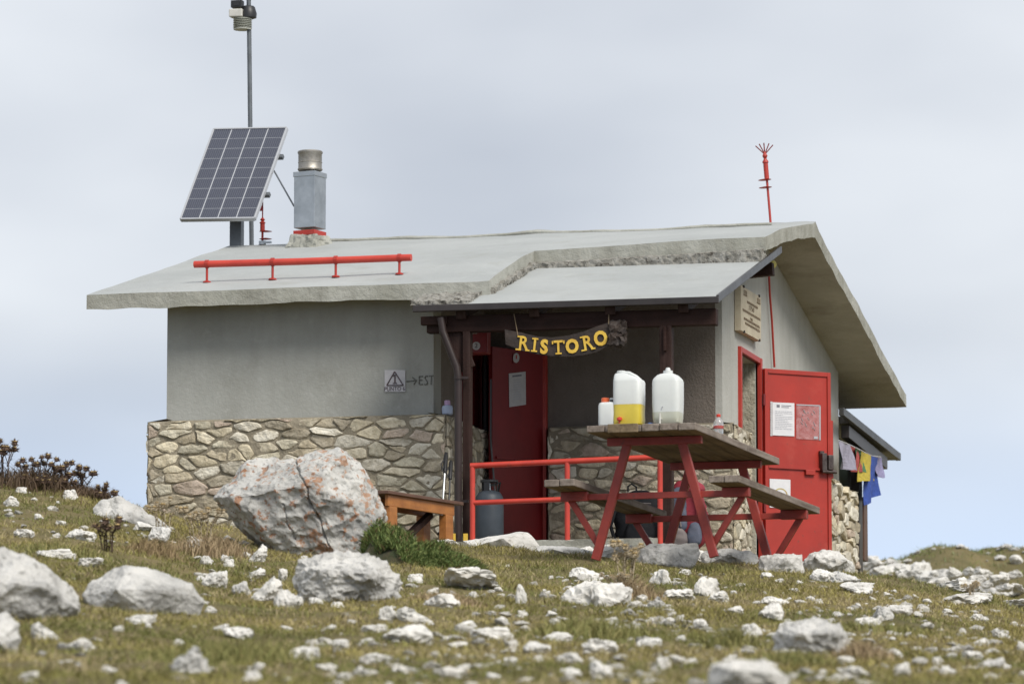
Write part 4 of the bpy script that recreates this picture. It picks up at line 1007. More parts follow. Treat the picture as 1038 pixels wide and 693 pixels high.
# ================================================================= PICNIC TABLE
TAB = Vector((.765, -7.08, -.53)); 
pt = tag(empty('picnic_table', TAB, (R(-.8), 0, R(-4.0))), 'wooden picnic table on red steel A frames with two attached benches', 'picnic table')
TM = Matrix.Translation(TAB) @ pt.rotation_euler.to_matrix().to_4x4()
LT_ = 2.42
def planks(x0, x1, y0, y1, z0, z1, n_, seed):
    r = random.Random(seed); mb = MB(); wd = (x1-x0)/n_
    for i in range(n_):
        a = x0+i*wd+.003; b = x0+(i+1)*wd-.003
        mb.box((a, y0+r.uniform(-.012, .012), z0+r.uniform(-.002, .002)), (b, y1+r.uniform(-.015, .015), z1+r.uniform(-.003, .003)), Matrix.Rotation(R(r.uniform(-.12, .12)), 4, 'Z'), bevel=.006)
    return mb
top_ = planks(-.405, .405, 0, LT_, .825, .875, 6, 1); tp = top_.build('tabletop', M['grey_wood'], pt)
tp.data.materials.append(M['under_wood'])
for pg in tp.data.polygons:
    if pg.normal.z < -.8: pg.material_index = 1
for s in (-1, 1):
    mb = planks(s*.60-.115, s*.60+.115, 0.02 if s > 0 else -.02, LT_, .445, .497, 2, 5+s); bo = mb.build('bench_seat', M['grey_wood'], pt)
    bo.data.materials.append(M['under_wood'])
    for pg in bo.data.polygons:
        if pg.normal.z < -.8: pg.material_index = 1
for yy in (.36, LT_-.36):
    fr = MB(); fr.bar((-.35, yy, .793), (.35, yy, .793), .05, .055, bevel=.003); fr.bar((-.70, yy+.028, .405), (.70, yy+.028, .405), .03, .045, bevel=.003); fro = fr.build('cross_frame', M['red_table'], pt)
    for s in (-1, 1):
        mb = MB(); mb.bar((s*.44, yy, -.05), (s*.205, yy, .77), .062, .045, up=(0, 1, 0), bevel=.004); mb.build('leg', M['red_table'], pt)
        mb = MB(); mb.bar((s*.42, yy+.045, .04), (s*.64, yy+.045, .39), .045, .035, up=(0, 1, 0), bevel=.003); mb.build('bench_brace', M['red_table'], pt)
        mb = MB(); mb.box((s*.60-.10, yy-.02, .375), (s*.60+.10, yy+.03, .443), bevel=.004); mb.build('seat_bracket', M['red_table'], pt)
def tw(x, y, z=.877): return TM @ Vector((x, y, z))
trot = pt.rotation_euler.copy()
def thing_on(name, x, y, label, cat, rz=0, group=None, z=.877):
    return tag(empty(name, tw(x, y, z), (trot[0], 0, trot[2]+rz)), label, cat, group)
board = thing_on('wooden_board', -.125, .10, 'small light plank under the yellow drink can at the table edge', 'board')
m = MB(); m.box((-.11, -.145, -.062), (.11, -.118, .0), bevel=.004); m.build('front_strip', M['under_wood'], board)
def can(name, x, y, label, prof, liquid=None, lm_=None, rz=0):
    o = thing_on(name, x, y, label, 'jerrycan', rz)
    seg = 40
    if liquid:
        zl = liquid
        lo = [p for p in prof if p[2] < zl]; hi = [p for p in prof if p[2] > zl]; a, b = lo[-1], hi[0]; t = (zl-a[2])/(b[2]-a[2])
        mid = (a[0]+(b[0]-a[0])*t, a[1]+(b[1]-a[1])*t, zl, 0)
        m = MB(); m.lathe(lo+[mid], (0, 0, 0), seg, sq=5); m.build('filled_part', lm_, o, True)
        m = MB(); m.lathe([mid]+hi, (0, 0, .0006), seg, sq=5); m.build('body', M['hdpe'], o, True)
    else:
        m = MB(); m.lathe(prof, (0, 0, 0), seg, sq=5); m.build('body', M['hdpe'], o, True)
    return o
# small white can with orange cap
c_ = can('jerrycan', -.275, .14, 'small white jerrycan with orange red cap, leftmost on the picnic table', [(.055, .07, 0), (.066, .08, .008), (.068, .082, .03), (.068, .082, .15), (.062, .076, .168), (.050, .07, .172)])
m = MB(); m.lathe([(.026, .170), (.028, .176), (.030, .178), (.030, .205), (.026, .210), (.01, .211)], (-.030, 0, 0), 20); m.build('cap', M['orange'], c_, True)
m = MB(); m.tube([(.005, 0, .168), (.012, 0, .202), (.05, 0, .200), (.060, 0, .168)], .010, 10); m.build('handle', M['hdpe'], c_, True)
m = MB(); m.tube([(.008, -.012, .190), (.045, -.012, .190)], .006, 8); m.build('grip', M['black'], c_)
# can with yellow drink
prof = [(.09, .07, 0), (.102, .082, .01), (.106, .085, .04), (.103, .083, .10), (.106, .085, .16), (.106, .085, .315), (.101, .08, .330, -.004), (.084, .070, .345, -.020), (.058, .055, .366, -.044), (.042, .045, .378, -.054)]
c_ = can('jerrycan', -.125, .13, 'tall milky jerrycan half full of yellow drink with red tap', prof, .150, M['hdpe_yellow'])
m = MB(); m.lathe([(.030, .378), (.032, .382), (.032, .396), (.028, .400), (.01, .401)], (-.058, 0, 0), 20); m.build('cap', M['hdpe'], c_, True)
m = MB(); m.tube([(-.03, 0, .385), (.0, 0, .383), (.05, 0, .356), (.093, 0, .318)], .013, 10); m.build('handle', M['hdpe'], c_, True)
m = MB(); m.tube([(-.040, -.08, .045), (-.040, -.115, .045)], .013, 12); m.lathe([(.0, .03), (.019, .033), (.019, .05), (0, .053)], (-.040, -.118, 0), 14); m.tube([(-.040, -.112, .04), (-.042, -.113, .012)], .007, 8); m.build('tap', M['tap_red'], c_, True)
# can of water
prof = [(.08, .07, 0), (.094, .08, .012), (.100, .085, .05), (.104, .086, .16), (.104, .086, .305), (.098, .08, .325), (.072, .066, .352), (.050, .050, .362), (.034, .038, .366)]
c_ = can('jerrycan', .165, .12, 'tall milky jerrycan of clear water with white tap, rightmost on the picnic table', prof, .085, M['hdpe_water'])
m = MB(); m.lathe([(.030, .362), (.034, .366), (.034, .388), (.018, .392), (.016, .405), (.012, .410), (.003, .411)], (0, 0, 0), 20); m.build('cap', M['hdpe'], c_, True)
m = MB(); m.tube([(-.03, -.08, .035), (-.03, -.11, .035)], .009, 10); m.tube([(-.03, -.108, .075), (-.03, -.108, .0)], .007, 8); m.build('tap', M['white_plastic'], c_, True)
m = MB(); m.tube([(-.025, -.0865, .10), (-.02, -.0875, .12), (-.012, -.088, .123)], .003, 6); m.build('mark', M['ink_faint'], c_)
o = thing_on('bottle_cap', .045, .09, 'small blue cap lying on the picnic table left of the water can', 'cap')
m = MB(); m.lathe([(.02, 0), (.022, .003), (.022, .013), (.016, .016), (.003, .016)], (0, 0, 0), 16); m.build('lid', M['blue_p'], o, True)
o = thing_on('plastic_bottle', .355, .80, 'small clear water bottle with red cap near the right edge of the picnic table', 'bottle')
m = MB(); m.lathe([(.028, 0), (.034, .006), (.036, .03), (.033, .045), (.036, .06), (.036, .085), (.028, .105), (.014, .122), (.012, .130)], (0, 0, 0), 20); m.build('body', M['clear'], o, True)
m = MB(); m.lathe([(.015, .128), (.016, .131), (.016, .146), (.012, .149), (.003, .149)], (0, 0, 0), 16); m.build('cap', M['tap_red'], o, True)
m = MB(); m.lathe([(.0365, .042), (.0372, .045), (.0372, .062), (.0365, .064)], (0, 0, 0), 20); m.build('paper_band', M['flag_red'], o)
q = onY(453.5, 418, -1.84); q.z = zt+.02
o = tag(empty('plastic_bottle', q), 'small bluish bottle with lilac cap on the stone ledge by the downpipe', 'bottle')
m = MB(); m.lathe([(.035, -.01), (.045, .0), (.047, .05), (.04, .065), (.03, .07)], (0, 0, 0), 18); m.build('body', mat('pale_blue_plastic', (.36, .42, .55), None, rough=.4), o, True)
m = MB(); m.lathe([(.024, .068), (.026, .072), (.024, .11), (.01, .112)], (0, 0, 0), 16); m.build('cap', M['lilac'], o, True)

# ================================================================= WOODEN BENCH
wa = dp(379, 498, 38.0); wb = dp(452, 509.5, 39.15)
dr = Vector((wb.x-wa.x, wb.y-wa.y, 0)); WL = dr.length; wang = math.atan2(dr.y, dr.x)
bn = tag(empty('wooden_bench', (wa.x, wa.y, wa.z-.36), (0, -math.atan2(wb.z-wa.z, WL), wang)), 'orange varnished wooden bench with dark top beside the lichen boulder', 'bench')
m = MB(); m.box((-.05, -.15, .335), (WL+.02, .16, .362), bevel=.005); m.build('seat', M['bench_top'], bn)
m = MB(); m.box((.0, -.125, .245), (WL-.10, -.095, .335), bevel=.004); m.box((.0, .10, .245), (WL-.10, .13, .335), bevel=.004); m.build('apron', M['orange_wood'], bn)
for x in (.02, WL-.26):
    for y in (-.13, .07):
        m = MB(); m.box((x, y, -.12), (x+.13, y+.065, .245), bevel=.005); m.build('leg', M['orange_wood'], bn)
m = MB(); m.bar((WL*.35, 0, -.02), (WL*.78, 0, .25), .05, .05); m.build('brace', M['brown'], bn)

# trekking poles leaning at the stone corner
for k, (x0, y0, x1, y1, lab) in enumerate(((452, 462, 446, 548, 'black trekking pole leaning on the stone corner, the left one of two'), (457, 470, 453, 548, 'black trekking pole leaning on the stone corner, the right one of two'))):
    a = onY(x1, y1, -2.35); b = onY(x0, y0, -2.06); o = tag(empty('trekking_pole', a), lab, 'trekking pole', 'trekking poles leaning on the stone corner')
    d = b-a; m = MB(); m.tube([(0, 0, -.05), d*.98], .008, 8); m.build('shaft', M['galv'] if k == 0 else M['black'], o)
    m = MB(); m.tube([d*.80, d*1.0, d*1.04], [.016, .018, .012], 10); m.build('grip', M['black'], o, True)
    m = MB(); m.tube([d*1.0, d*.9+Vector((-.03, -.02, 0)), d*.82+Vector((-.02, -.02, 0)), d*.95], .006, 6); m.build('strap', M['black'], o)
    m = MB(); m.tube([d*.08, d*.09], .028, 12); m.build('basket', M['black'], o)

# ================================================================= BACKPACKS
def blob(w_, d_, h_, seed, seg=28, rings=16, lean=0, amp=.02, bulge=1.0):
    V = []; Fc = []
    for i in range(rings+1):
        t = i/rings; z = h_*t
        k = (math.sin(math.pi*min(1, .08+t*.9))**.32)*(1-.22*t*bulge)
        if i == 0: k *= .8
        if i == rings: k *= .55
        for j in range(seg):
            a = 2*math.pi*j/seg; ca, sa = math.cos(a), math.sin(a); e = 2/3.2
            p = Vector((math.copysign(abs(ca)**e, ca)*w_/2*k, math.copysign(abs(sa)**e, sa)*d_/2*k+lean*t, z))
            nn = noise.noise(p*9+Vector((seed, 0, 0)))*amp+noise.noise(p*24+Vector((seed, 3, 0)))*amp*.4
            V.append(p*(1)+Vector((ca, sa, 0))*nn)
    for i in range(rings):
        for j in range(seg): Fc.append((i*seg+j, i*seg+(j+1) % seg, (i+1)*seg+(j+1) % seg, (i+1)*seg+j))
    Fc += [tuple(range(seg-1, -1, -1)), tuple(rings*seg+j for j in range(seg))]
    return V, Fc
q = onY(649, 553, -.75); q.z = -.06
zz = lambda y: onY(649, y, -.75).z-q.z
o = tag(empty('backpack', q, (0, 0, R(8))), 'black backpack leaning on the porch wall behind the left bench', 'backpack')
H_ = zz(497); m = MB(); m.add(*blob(.46, .26, H_, 1, amp=.025, bulge=.6)); m.build('main_bag', M['fab_black'], o, True)
m = MB(); V, Fc = blob(.28, .10, H_*.48, 3, amp=.012); m.add([v+Vector((.01, -.14, .03)) for v in V], Fc); m.build('front_pocket', M['fab_black'], o, True)
m = MB(); m.tube([(-.10, -.02, H_-.01), (-.10, -.02, H_+.035), (-.07, -.02, H_+.055), (-.03, -.02, H_+.03), (-.03, -.02, H_-.01)], .008, 8); m.build('haul_loop', M['fab_black'], o, True)
m = MB(); m.tube([(-.19, -.08, H_*.75), (-.24, -.13, H_*.4), (-.20, -.10, .05)], .016, 8); m.build('shoulder_strap', M['fab_black'], o, True)
m = MB(); m.tube([(-.09, -.125, H_*.78), (.10, -.125, H_*.76)], .005, 6); m.build('zip', M['fab_grey'], o)
q = onY(698, 553, -.85); q.z = -.06
zz = lambda y: onY(698, y, -.85).z-q.z; H_ = zz(488)
o = tag(empty('backpack', q, (0, 0, R(-6))), 'red and slate blue hiking backpack behind the table legs by the porch corner', 'backpack')
m = MB(); m.add(*blob(.36, .24, H_*.92, 7, amp=.025)); m.build('main_bag', M['fab_red'], o, True)
m = MB(); V, Fc = blob(.30, .22, H_*.22, 8, amp=.02); m.add([v+Vector((.0, -.01, H_*.80)) for v in V], Fc); m.build('top_lid', M['fab_red'], o, True)
m = MB(); V, Fc = blob(.17, .09, H_*.66, 9, amp=.018); m.add([v+Vector((-.045, -.13, H_*.24)) for v in V], Fc); m.build('front_panel', M['fab_blue'], o, True)
m = MB(); V, Fc = blob(.14, .10, H_*.34, 10, amp=.012); m.add([v+Vector((.09, -.12, .02)) for v in V], Fc); m.build('side_pocket', M['fab_blue'], o, True)
m = MB(); V, Fc = blob(.26, .12, H_*.30, 11, amp=.02); m.add([v+Vector((-.08, -.15, 0)) for v in V], Fc); m.build('rolled_cover', M['fab_grey'], o, True)
for s in (-.02, -.10):
    m = MB(); m.tube([(s, -.17, H_*.85), (s-.01, -.185, H_*.55), (s+.01, -.18, H_*.30)], .007, 6); m.build('compression_strap', M['fab_grey'], o)
m = MB(); m.tube([(.10, -.10, H_*.95), (.15, -.14, H_*.6), (.17, -.10, H_*.25)], .020, 8); m.build('shoulder_strap', M['fab_red'], o, True)
m = MB(); m.tube([(-.05, -.02, H_*.98), (-.04, -.03, H_*1.05), (.02, -.03, H_*1.05), (.03, -.02, H_*.98)], .008, 8); m.build('haul_loop', M['flag_yellow'], o, True)

# ================================================================= PRAYER FLAGS
fo = tag(empty('prayer_flags', onX(852, 447, .13)), 'string of coloured prayer flags hanging under the lean-to eave', 'flags')
L3 = fo.location.copy(); fx = .15
pts = [onX(x, y, fx)-L3 for x, y in ((850, 446), (862, 451), (874, 457), (884, 462), (893, 463))]
m = MB(); m.tube(pts, .006, 6); m.build('cord', M['paper_shade'], fo)
for k, (quadp, mt, dd) in enumerate((([(850, 447), (861, 451), (867, 477), (851, 475)], 'flag_white', 0), ([(859, 450), (868, 455), (874, 478), (864, 477)], 'flag_red', -.05),
        ([(866, 453), (877, 459), (879, 480), (869, 477)], 'flag_green', -.02), ([(873, 457), (883, 462), (887, 487), (872, 488)], 'flag_yellow', .03),
        ([(880, 461), (890, 464), (890, 502), (875, 512)], 'flag_blue', 0), ([(885, 463), (894, 464), (893, 484), (886, 482)], 'flag_pale', -.05))):
    a, b, c, d = [onX(x, y, fx+dd*.5)-L3 for x, y in quadp]; V = []; Fc = []; n_ = 8
    for s in (0, 1):
        for i in range(n_+1):
            for j in range(n_+1):
                p = a.lerp(b, i/n_).lerp(d.lerp(c, i/n_), j/n_); p.x += math.sin(i/n_*7+k+j*.3)*.035*(j/n_+.15)+s*.003; p.z += noise.noise(Vector((i*.5, j*.3, k)))*.012*(j > 0); V.append(p)
    for s in (0, 1):
        for i in range(n_):
            for j in range(n_):
                b0_ = s*(n_+1)**2; q = (b0_+i*(n_+1)+j, b0_+(i+1)*(n_+1)+j, b0_+(i+1)*(n_+1)+j+1, b0_+i*(n_+1)+j+1); Fc.append(q if s else q[::-1])
    m = MB(); m.add(V, Fc); m.build('flag', M[mt], fo, fix=False)

# ================================================================= BIG ROCKS
def crackf(c):
    def f(p):
        w_ = noise.noise(p*3)*.06; d = abs((p.x*1.0+p.z*.42)-.10+w_)      # vertical fissure on the front face
        e = abs((p.x*.9+p.z*.5)+.30+w_*.8)
        k = max(0, 1-d/.022)*.075 if p.z > -.35 else 0
        k2 = max(0, 1-e/.016)*.04 if -.3 < p.z < -.02 else 0
        return (k+k2)*(1 if p.y < .1 else .3)
    return f
def big(x, yb, pts_px, depth, label, mt, seed, name='boulder', crack=None, rough=.05, D=None, sub=5, freq=1.6, bsm=0):
    if D is None: p, D = ground_at(x, yb-8)
    base = dp(x, yb, D); s = D/F; P_ = []
    for (px, py, yy) in pts_px: P_.append(Vector(((px-x)*s, yy*depth, (yb-py)*s)))
    c = Vector((0, 0, 0)); me = rock_mesh(name, seed, mt, sub, rough, pts=P_, crack=crack, freq=freq, base_sm=bsm)
    o = link(name, me); o.location = base; o.rotation_euler = (0, 0, TH); return tag(o, label, 'boulder')
BP = []
for (px, py) in ((220, 506), (228, 494), (262, 479), (300, 466), (330, 457), (352, 458), (371, 476), (391, 520), (388, 552)):
    BP += [(px, py, -.30), (px, py+3, .35)]
BP += [(238, 508, -.62), (300, 482, -.66), (350, 470, -.60), (382, 530, -.66), (318, 498, -.85), (285, 562, -.40), (300, 572, -.45), (350, 568, -.62), (386, 562, -.5), (262, 545, -.30), (285, 575, .3), (385, 575, .4)]
BP = [(a, b, c) for a, b, c in BP]
def crack2(p):
    w_ = noise.noise(p*5)*.035+noise.noise(p*17)*.012; d = abs((p.x+p.z*.40)-.235+w_); e = abs((p.x+p.z*.35)-.0+w_)
    return ((max(0, 1-d/.011)*.032 if .05 < p.z < .75 else 0)+(max(0, 1-e/.010)*.02 if .1 < p.z < .35 else 0))*(1 if p.y < 0 else 0)
b1 = big(305, 566, BP, .62, 'big angular grey boulder with orange lichen and a dark crack in front of the hut', M['lichen_rock'], 31, crack=crack2, rough=.05, sub=6, freq=2.4)
big(262, 520, [(232, 500, -.2), (236, 480, .2), (250, 466, 0), (275, 462, .1), (300, 466, .2), (300, 520, 0), (232, 525, .1), (262, 515, -.5), (262, 500, .6), (290, 500, .6)], .45, 'orange stained pale boulder peeping out behind the big lichen boulder', M['lichen_rock'], 33, D=37.6, rough=.06)
big(145, 624, [(84, 603, 0), (92, 588, .1), (112, 577, .1), (135, 573, -.1), (165, 580, 0), (196, 592, 0), (206, 606, .1), (198, 618, 0), (150, 622, -.6), (100, 622, -.3), (120, 600, -.7), (170, 600, -.6), (140, 585, .8), (140, 640, 0), (90, 635, .2), (200, 635, .2)], .35, 'smooth oval grey boulder in the grass left of the big lichen boulder', M['rock'], 35, rough=.05)
big(25, 632, [(-45, 575, 0), (0, 557, 0), (25, 565, -.1), (50, 580, 0), (78, 603, .2), (80, 618, 0), (40, 628, -.5), (-10, 625, -.5), (10, 595, -.7), (50, 600, -.6), (20, 560, .8), (-45, 640, .2), (80, 640, .3)], .45, 'rough grey rock ledge at the left edge of the picture', M['rock'], 36, rough=.09)
big(10, 670, [(-25, 635, 0), (5, 620, 0), (17, 632, 0), (20, 640, 0), (0, 650, -.5), (-20, 652, -.4), (0, 630, .5), (-25, 670, 0), (18, 668, 0)], .3, 'small grey rock at the left edge below the ledge', M['rock'], 37, rough=.09, sub=4)
big(130, 536, [(95, 515, 0), (105, 506, 0), (122, 503, 0), (145, 515, 0), (170, 533, 0), (130, 530, -.4), (100, 535, -.3), (120, 510, .6), (120, 545, 0), (168, 545, 0), (95, 545, 0)], .5, 'sloping grey rock slab on the crest left of the stone wall', M['rock'], 38, rough=.07, sub=4)
big(348, 616, [(297, 585, 0), (303, 568, 0), (330, 562, .1), (352, 566, 0), (372, 560, .1), (392, 570, 0), (406, 590, .1), (404, 608, 0), (345, 606, -.6), (310, 605, -.4), (320, 580, -.6), (375, 585, -.7), (350, 570, .6), (300, 628, 0), (400, 628, 0)], .4, 'broken grey and white rock outcrop just below the big lichen boulder', M['rock'], 39, rough=.11, sub=5, freq=2.2)
big(822, 672, [(784, 658, 0), (784, 643, 0), (795, 632, 0), (825, 627, 0), (850, 631, 0), (860, 642, 0), (858, 660, 0), (840, 668, -.6), (800, 664, -.5), (805, 645, -.8), (845, 645, -.7), (825, 635, .6), (785, 685, 0), (858, 685, 0)], .28, 'pitted grey boulder in the grass below the red open door', M['rock'], 41, rough=.08, freq=2.2)
big(676, 580, [(642, 575, 0), (650, 556, 0), (665, 551, .1), (690, 553, 0), (706, 551, 0), (710, 560, 0), (697, 574, -.2), (670, 572, -.5), (655, 572, -.3), (670, 560, -.5), (680, 552, .5), (645, 588, 0), (700, 588, 0)], .35, 'pale grey flat topped rock in front of the picnic table legs, left of the others', M['rock'], 42, rough=.06, sub=4)
big(738, 575, [(709, 564, 0), (715, 558, 0), (735, 556, 0), (762, 558, 0), (769, 564, 0), (755, 571, -.3), (720, 571, -.3), (738, 563, -.5), (738, 558, .5), (712, 580, 0), (765, 580, 0)], .3, 'flat dark veined rock between the table legs and the red door', M['rock'], 43, rough=.09, sub=4)
big(792, 587, [(769, 575, 0), (772, 564, 0), (790, 561, 0), (795, 563, 0), (813, 562, 0), (816, 583, 0), (795, 583, -.4), (775, 580, -.3), (795, 568, -.5), (790, 562, .5), (772, 592, 0), (812, 592, 0)], .3, 'blocky cream rock at the foot of the red open door', M['white_rock'], 44, rough=.08, sub=4)
big(840, 580, [(812, 573, 0), (820, 561, 0), (835, 556, 0), (850, 560, 0), (864, 570, 0), (866, 576, 0), (840, 577, -.4), (825, 566, -.4), (855, 568, -.4), (840, 558, .5), (815, 588, 0), (864, 588, 0)], .4, 'layered white rock below the right edge of the red open door', M['white_rock'], 45, rough=.10, sub=4)
big(510, 560, [(470, 548, 0), (490, 545, 0), (520, 541, 0), (535, 538, 0), (546, 552, 0), (520, 556, -.4), (480, 556, -.4), (510, 548, -.5), (510, 541, .5), (470, 568, 0), (546, 568, 0)], .5, 'flat pale rock slab under the left end of the red railing', M['white_rock'], 46, rough=.06, sub=4, D=37.4)
big(570, 566, [(530, 560, 0), (548, 553, 0), (580, 554, 0), (608, 560, 0), (580, 563, -.3), (560, 558, -.4), (575, 555, .4), (532, 572, 0), (605, 572, 0)], .4, 'low flat grey slab on the crest left of the picnic table legs', M['rock'], 47, rough=.05, sub=4, D=36.7)
big(625, 566, [(598, 561, 0), (612, 554, 0), (640, 552, 0), (652, 560, 0), (625, 563, -.3), (625, 557, -.4), (625, 554, .4), (600, 572, 0), (652, 572, 0)], .4, 'low white slab beside the left front leg of the picnic table', M['white_rock'], 48, rough=.06, sub=4, D=36.7)
# layered shelf of slabs running right from the hut
for i, (x, yb, w_, h_, k) in enumerate(((857, 591, 34, 12, 'g'), (883, 577, 34, 13, 'p'), (868, 572, 28, 10, 'p'), (900, 583, 40, 12, 'p'), (928, 590, 44, 18, 'p'), (951, 594, 46, 15, 'g'), (975, 601, 48, 14, 'p'), (1000, 603, 40, 14, 'g'), (1025, 606, 40, 14, 'p'), (905, 574, 22, 7, 'g'), (938, 577, 14, 9, 'g'), (981, 611, 58, 11, 'p'), (868, 601, 36, 11, 'p'), (1032, 618, 30, 10, 'p'), (835, 590, 28, 13, 'p'), (819, 578, 30, 10, 'p'), (778, 586, 16, 6, 'p'))):
    rock(x, yb, w_, h_, k, None, deep=1.1)
small = [(71,507,18,10),(10,514,17,10),(83,548,33,12),(162,552,28,17),(147,539,24,10),(58,567,42,10),(92,576,30,10),(50,650,35,18),(89,661,30,13),(143,633,34,10),(193,684,44,26),(219,597,27,17),(245,648,34,12),
(198,560,22,13),(259,571,22,18),(256,588,24,12),(285,590,11,13),(245,605,22,15),(266,610,36,24),(293,620,30,22),(309,670,38,14),(343,619,18,9),(322,614,18,8),(376,673,24,10),(366,686,22,10),(256,690,20,10),(210,573,16,9),
(463,597,62,19),(420,591,20,9),(444,616,42,13),(527,614,13,20),(393,628,18,13),(425,633,42,17),(419,653,54,20),(381,642,30,9),(475,638,24,9),(499,650,46,14),(378,671,22,9),(347,656,20,8),(565,650,36,9),(545,662,28,12),(610,664,40,14),(579,675,28,13),(581,689,22,12),(612,688,36,18),(671,680,18,14),
(595,588,38,12),(588,614,40,20),(618,616,44,24),(600,603,50,14),(669,594,28,16),(688,609,36,11),(666,619,22,13),(676,634,18,8),(663,659,28,12),(694,583,16,6),(692,610,32,12),(717,606,30,20),(733,612,24,12),(709,639,18,11),(747,622,18,8),(787,613,32,8),(780,630,30,18),(800,640,20,10),(761,648,24,15),(883,639,28,13),(894,629,22,14),(911,622,28,9),
(1018,648,22,11),(978,648,14,11),(993,656,20,9),(914,684,18,12),(908,667,16,9),(1006,678,28,11),(869,691,42,14),(961,686,18,11),(930,641,8,5),(858,655,10,6),(840,656,14,5),(953,642,8,5),(1035,660,12,10),(985,668,22,8),(935,648,14,5),
(25,545,22,8),(40,527,12,6),(52,519,10,6),(62,533,12,5),(20,500,14,6),(5,492,12,5),(35,508,8,4),(57,545,9,5),(115,590,12,6),(232,575,14,8),(300,556,14,7),(120,640,12,6),(15,600,14,8),(160,600,12,6),(212,622,14,7),(180,655,16,7),(110,683,18,8),(30,690,22,9),(225,640,18,7),(330,640,20,7),(350,690,22,8),(290,640,14,6),(205,590,12,7),(400,600,12,6),(458,570,18,6),(480,607,12,7),(470,655,14,5),(510,632,12,7),(535,640,14,6),(640,640,16,6),(620,630,14,5),(690,650,12,6),(730,660,14,6),(520,672,16,6),(470,680,18,7),(440,665,14,5),(640,600,16,8),(554,605,10,6),(700,675,16,8),(655,690,24,10),(500,688,16,6),
(750,595,10,4),(805,600,12,4),(830,612,10,5),(850,625,14,5),(790,590,10,4),(940,612,12,5),(960,622,14,5),(990,628,16,6),(1010,622,10,4),(1030,635,12,5),(900,605,10,5),(870,615,10,4),(930,660,12,5),(950,672,14,6),(1000,690,20,8),(830,690,18,6),(890,660,12,5),(720,590,8,4),(650,610,14,7),(560,625,12,6),(575,600,12,6),(505,600,10,5),(490,585,8,4)]
for i, (x, yb, w_, h_) in enumerate(small):
    rock(x, yb, w_, h_, 'g' if (i % 7 == 3 and w_ > 20) else 'p')
for (x, yb, w_, h_, D_) in ((560, 562, 30, 9, 37.8), (590, 563, 26, 10, 38.2), (618, 564, 30, 13, 38.6), (642, 565, 26, 11, 38.9), (668, 566, 30, 13, 39.2), (700, 567, 32, 12, 39.0), (728, 568, 26, 10, 39.4), (455, 556, 30, 9, 37.9)):
    rock(x, yb, w_, h_, 'p', 'pale rock of the rubble row along the porch floor' if x > 500 else 'small pale rock at the foot of the brown downpipe', D=D_)
# wide boulder cut by the bottom edge, right of centre
big(755, 705, [(718, 690, 0), (722, 674, 0), (745, 667, 0), (775, 671, 0), (800, 684, 0), (800, 700, 0), (755, 695, -.5), (740, 680, -.6), (780, 685, -.5), (755, 672, .6), (720, 715, 0), (798, 715, 0)], .25, 'wide white boulder cut by the bottom edge of the picture', M['white_rock'], 50, rough=.09, D=17.6)
r = random.Random(77)
for k in range(100):    # small stones
    x = r.uniform(0, 1038); t = r.random(); yc = np.interp(x, XS, YC); yb = yc+10+(690-yc)*t
    w_ = r.uniform(5, 12)*(.7+.6*t); rock(x, yb, w_, w_*r.uniform(.3, .6), 'p', 'tiny pale stone %s %s' % ([b for a, b in LAND if x < a][0], [b for a, b in LEVEL if yb < a][0]), seed=k)
RUB = [rock_mesh('rubble', q+70, M['white_rock'], 2, .22, flat=q % 2 == 0, cvar=.10) for q in range(8)]
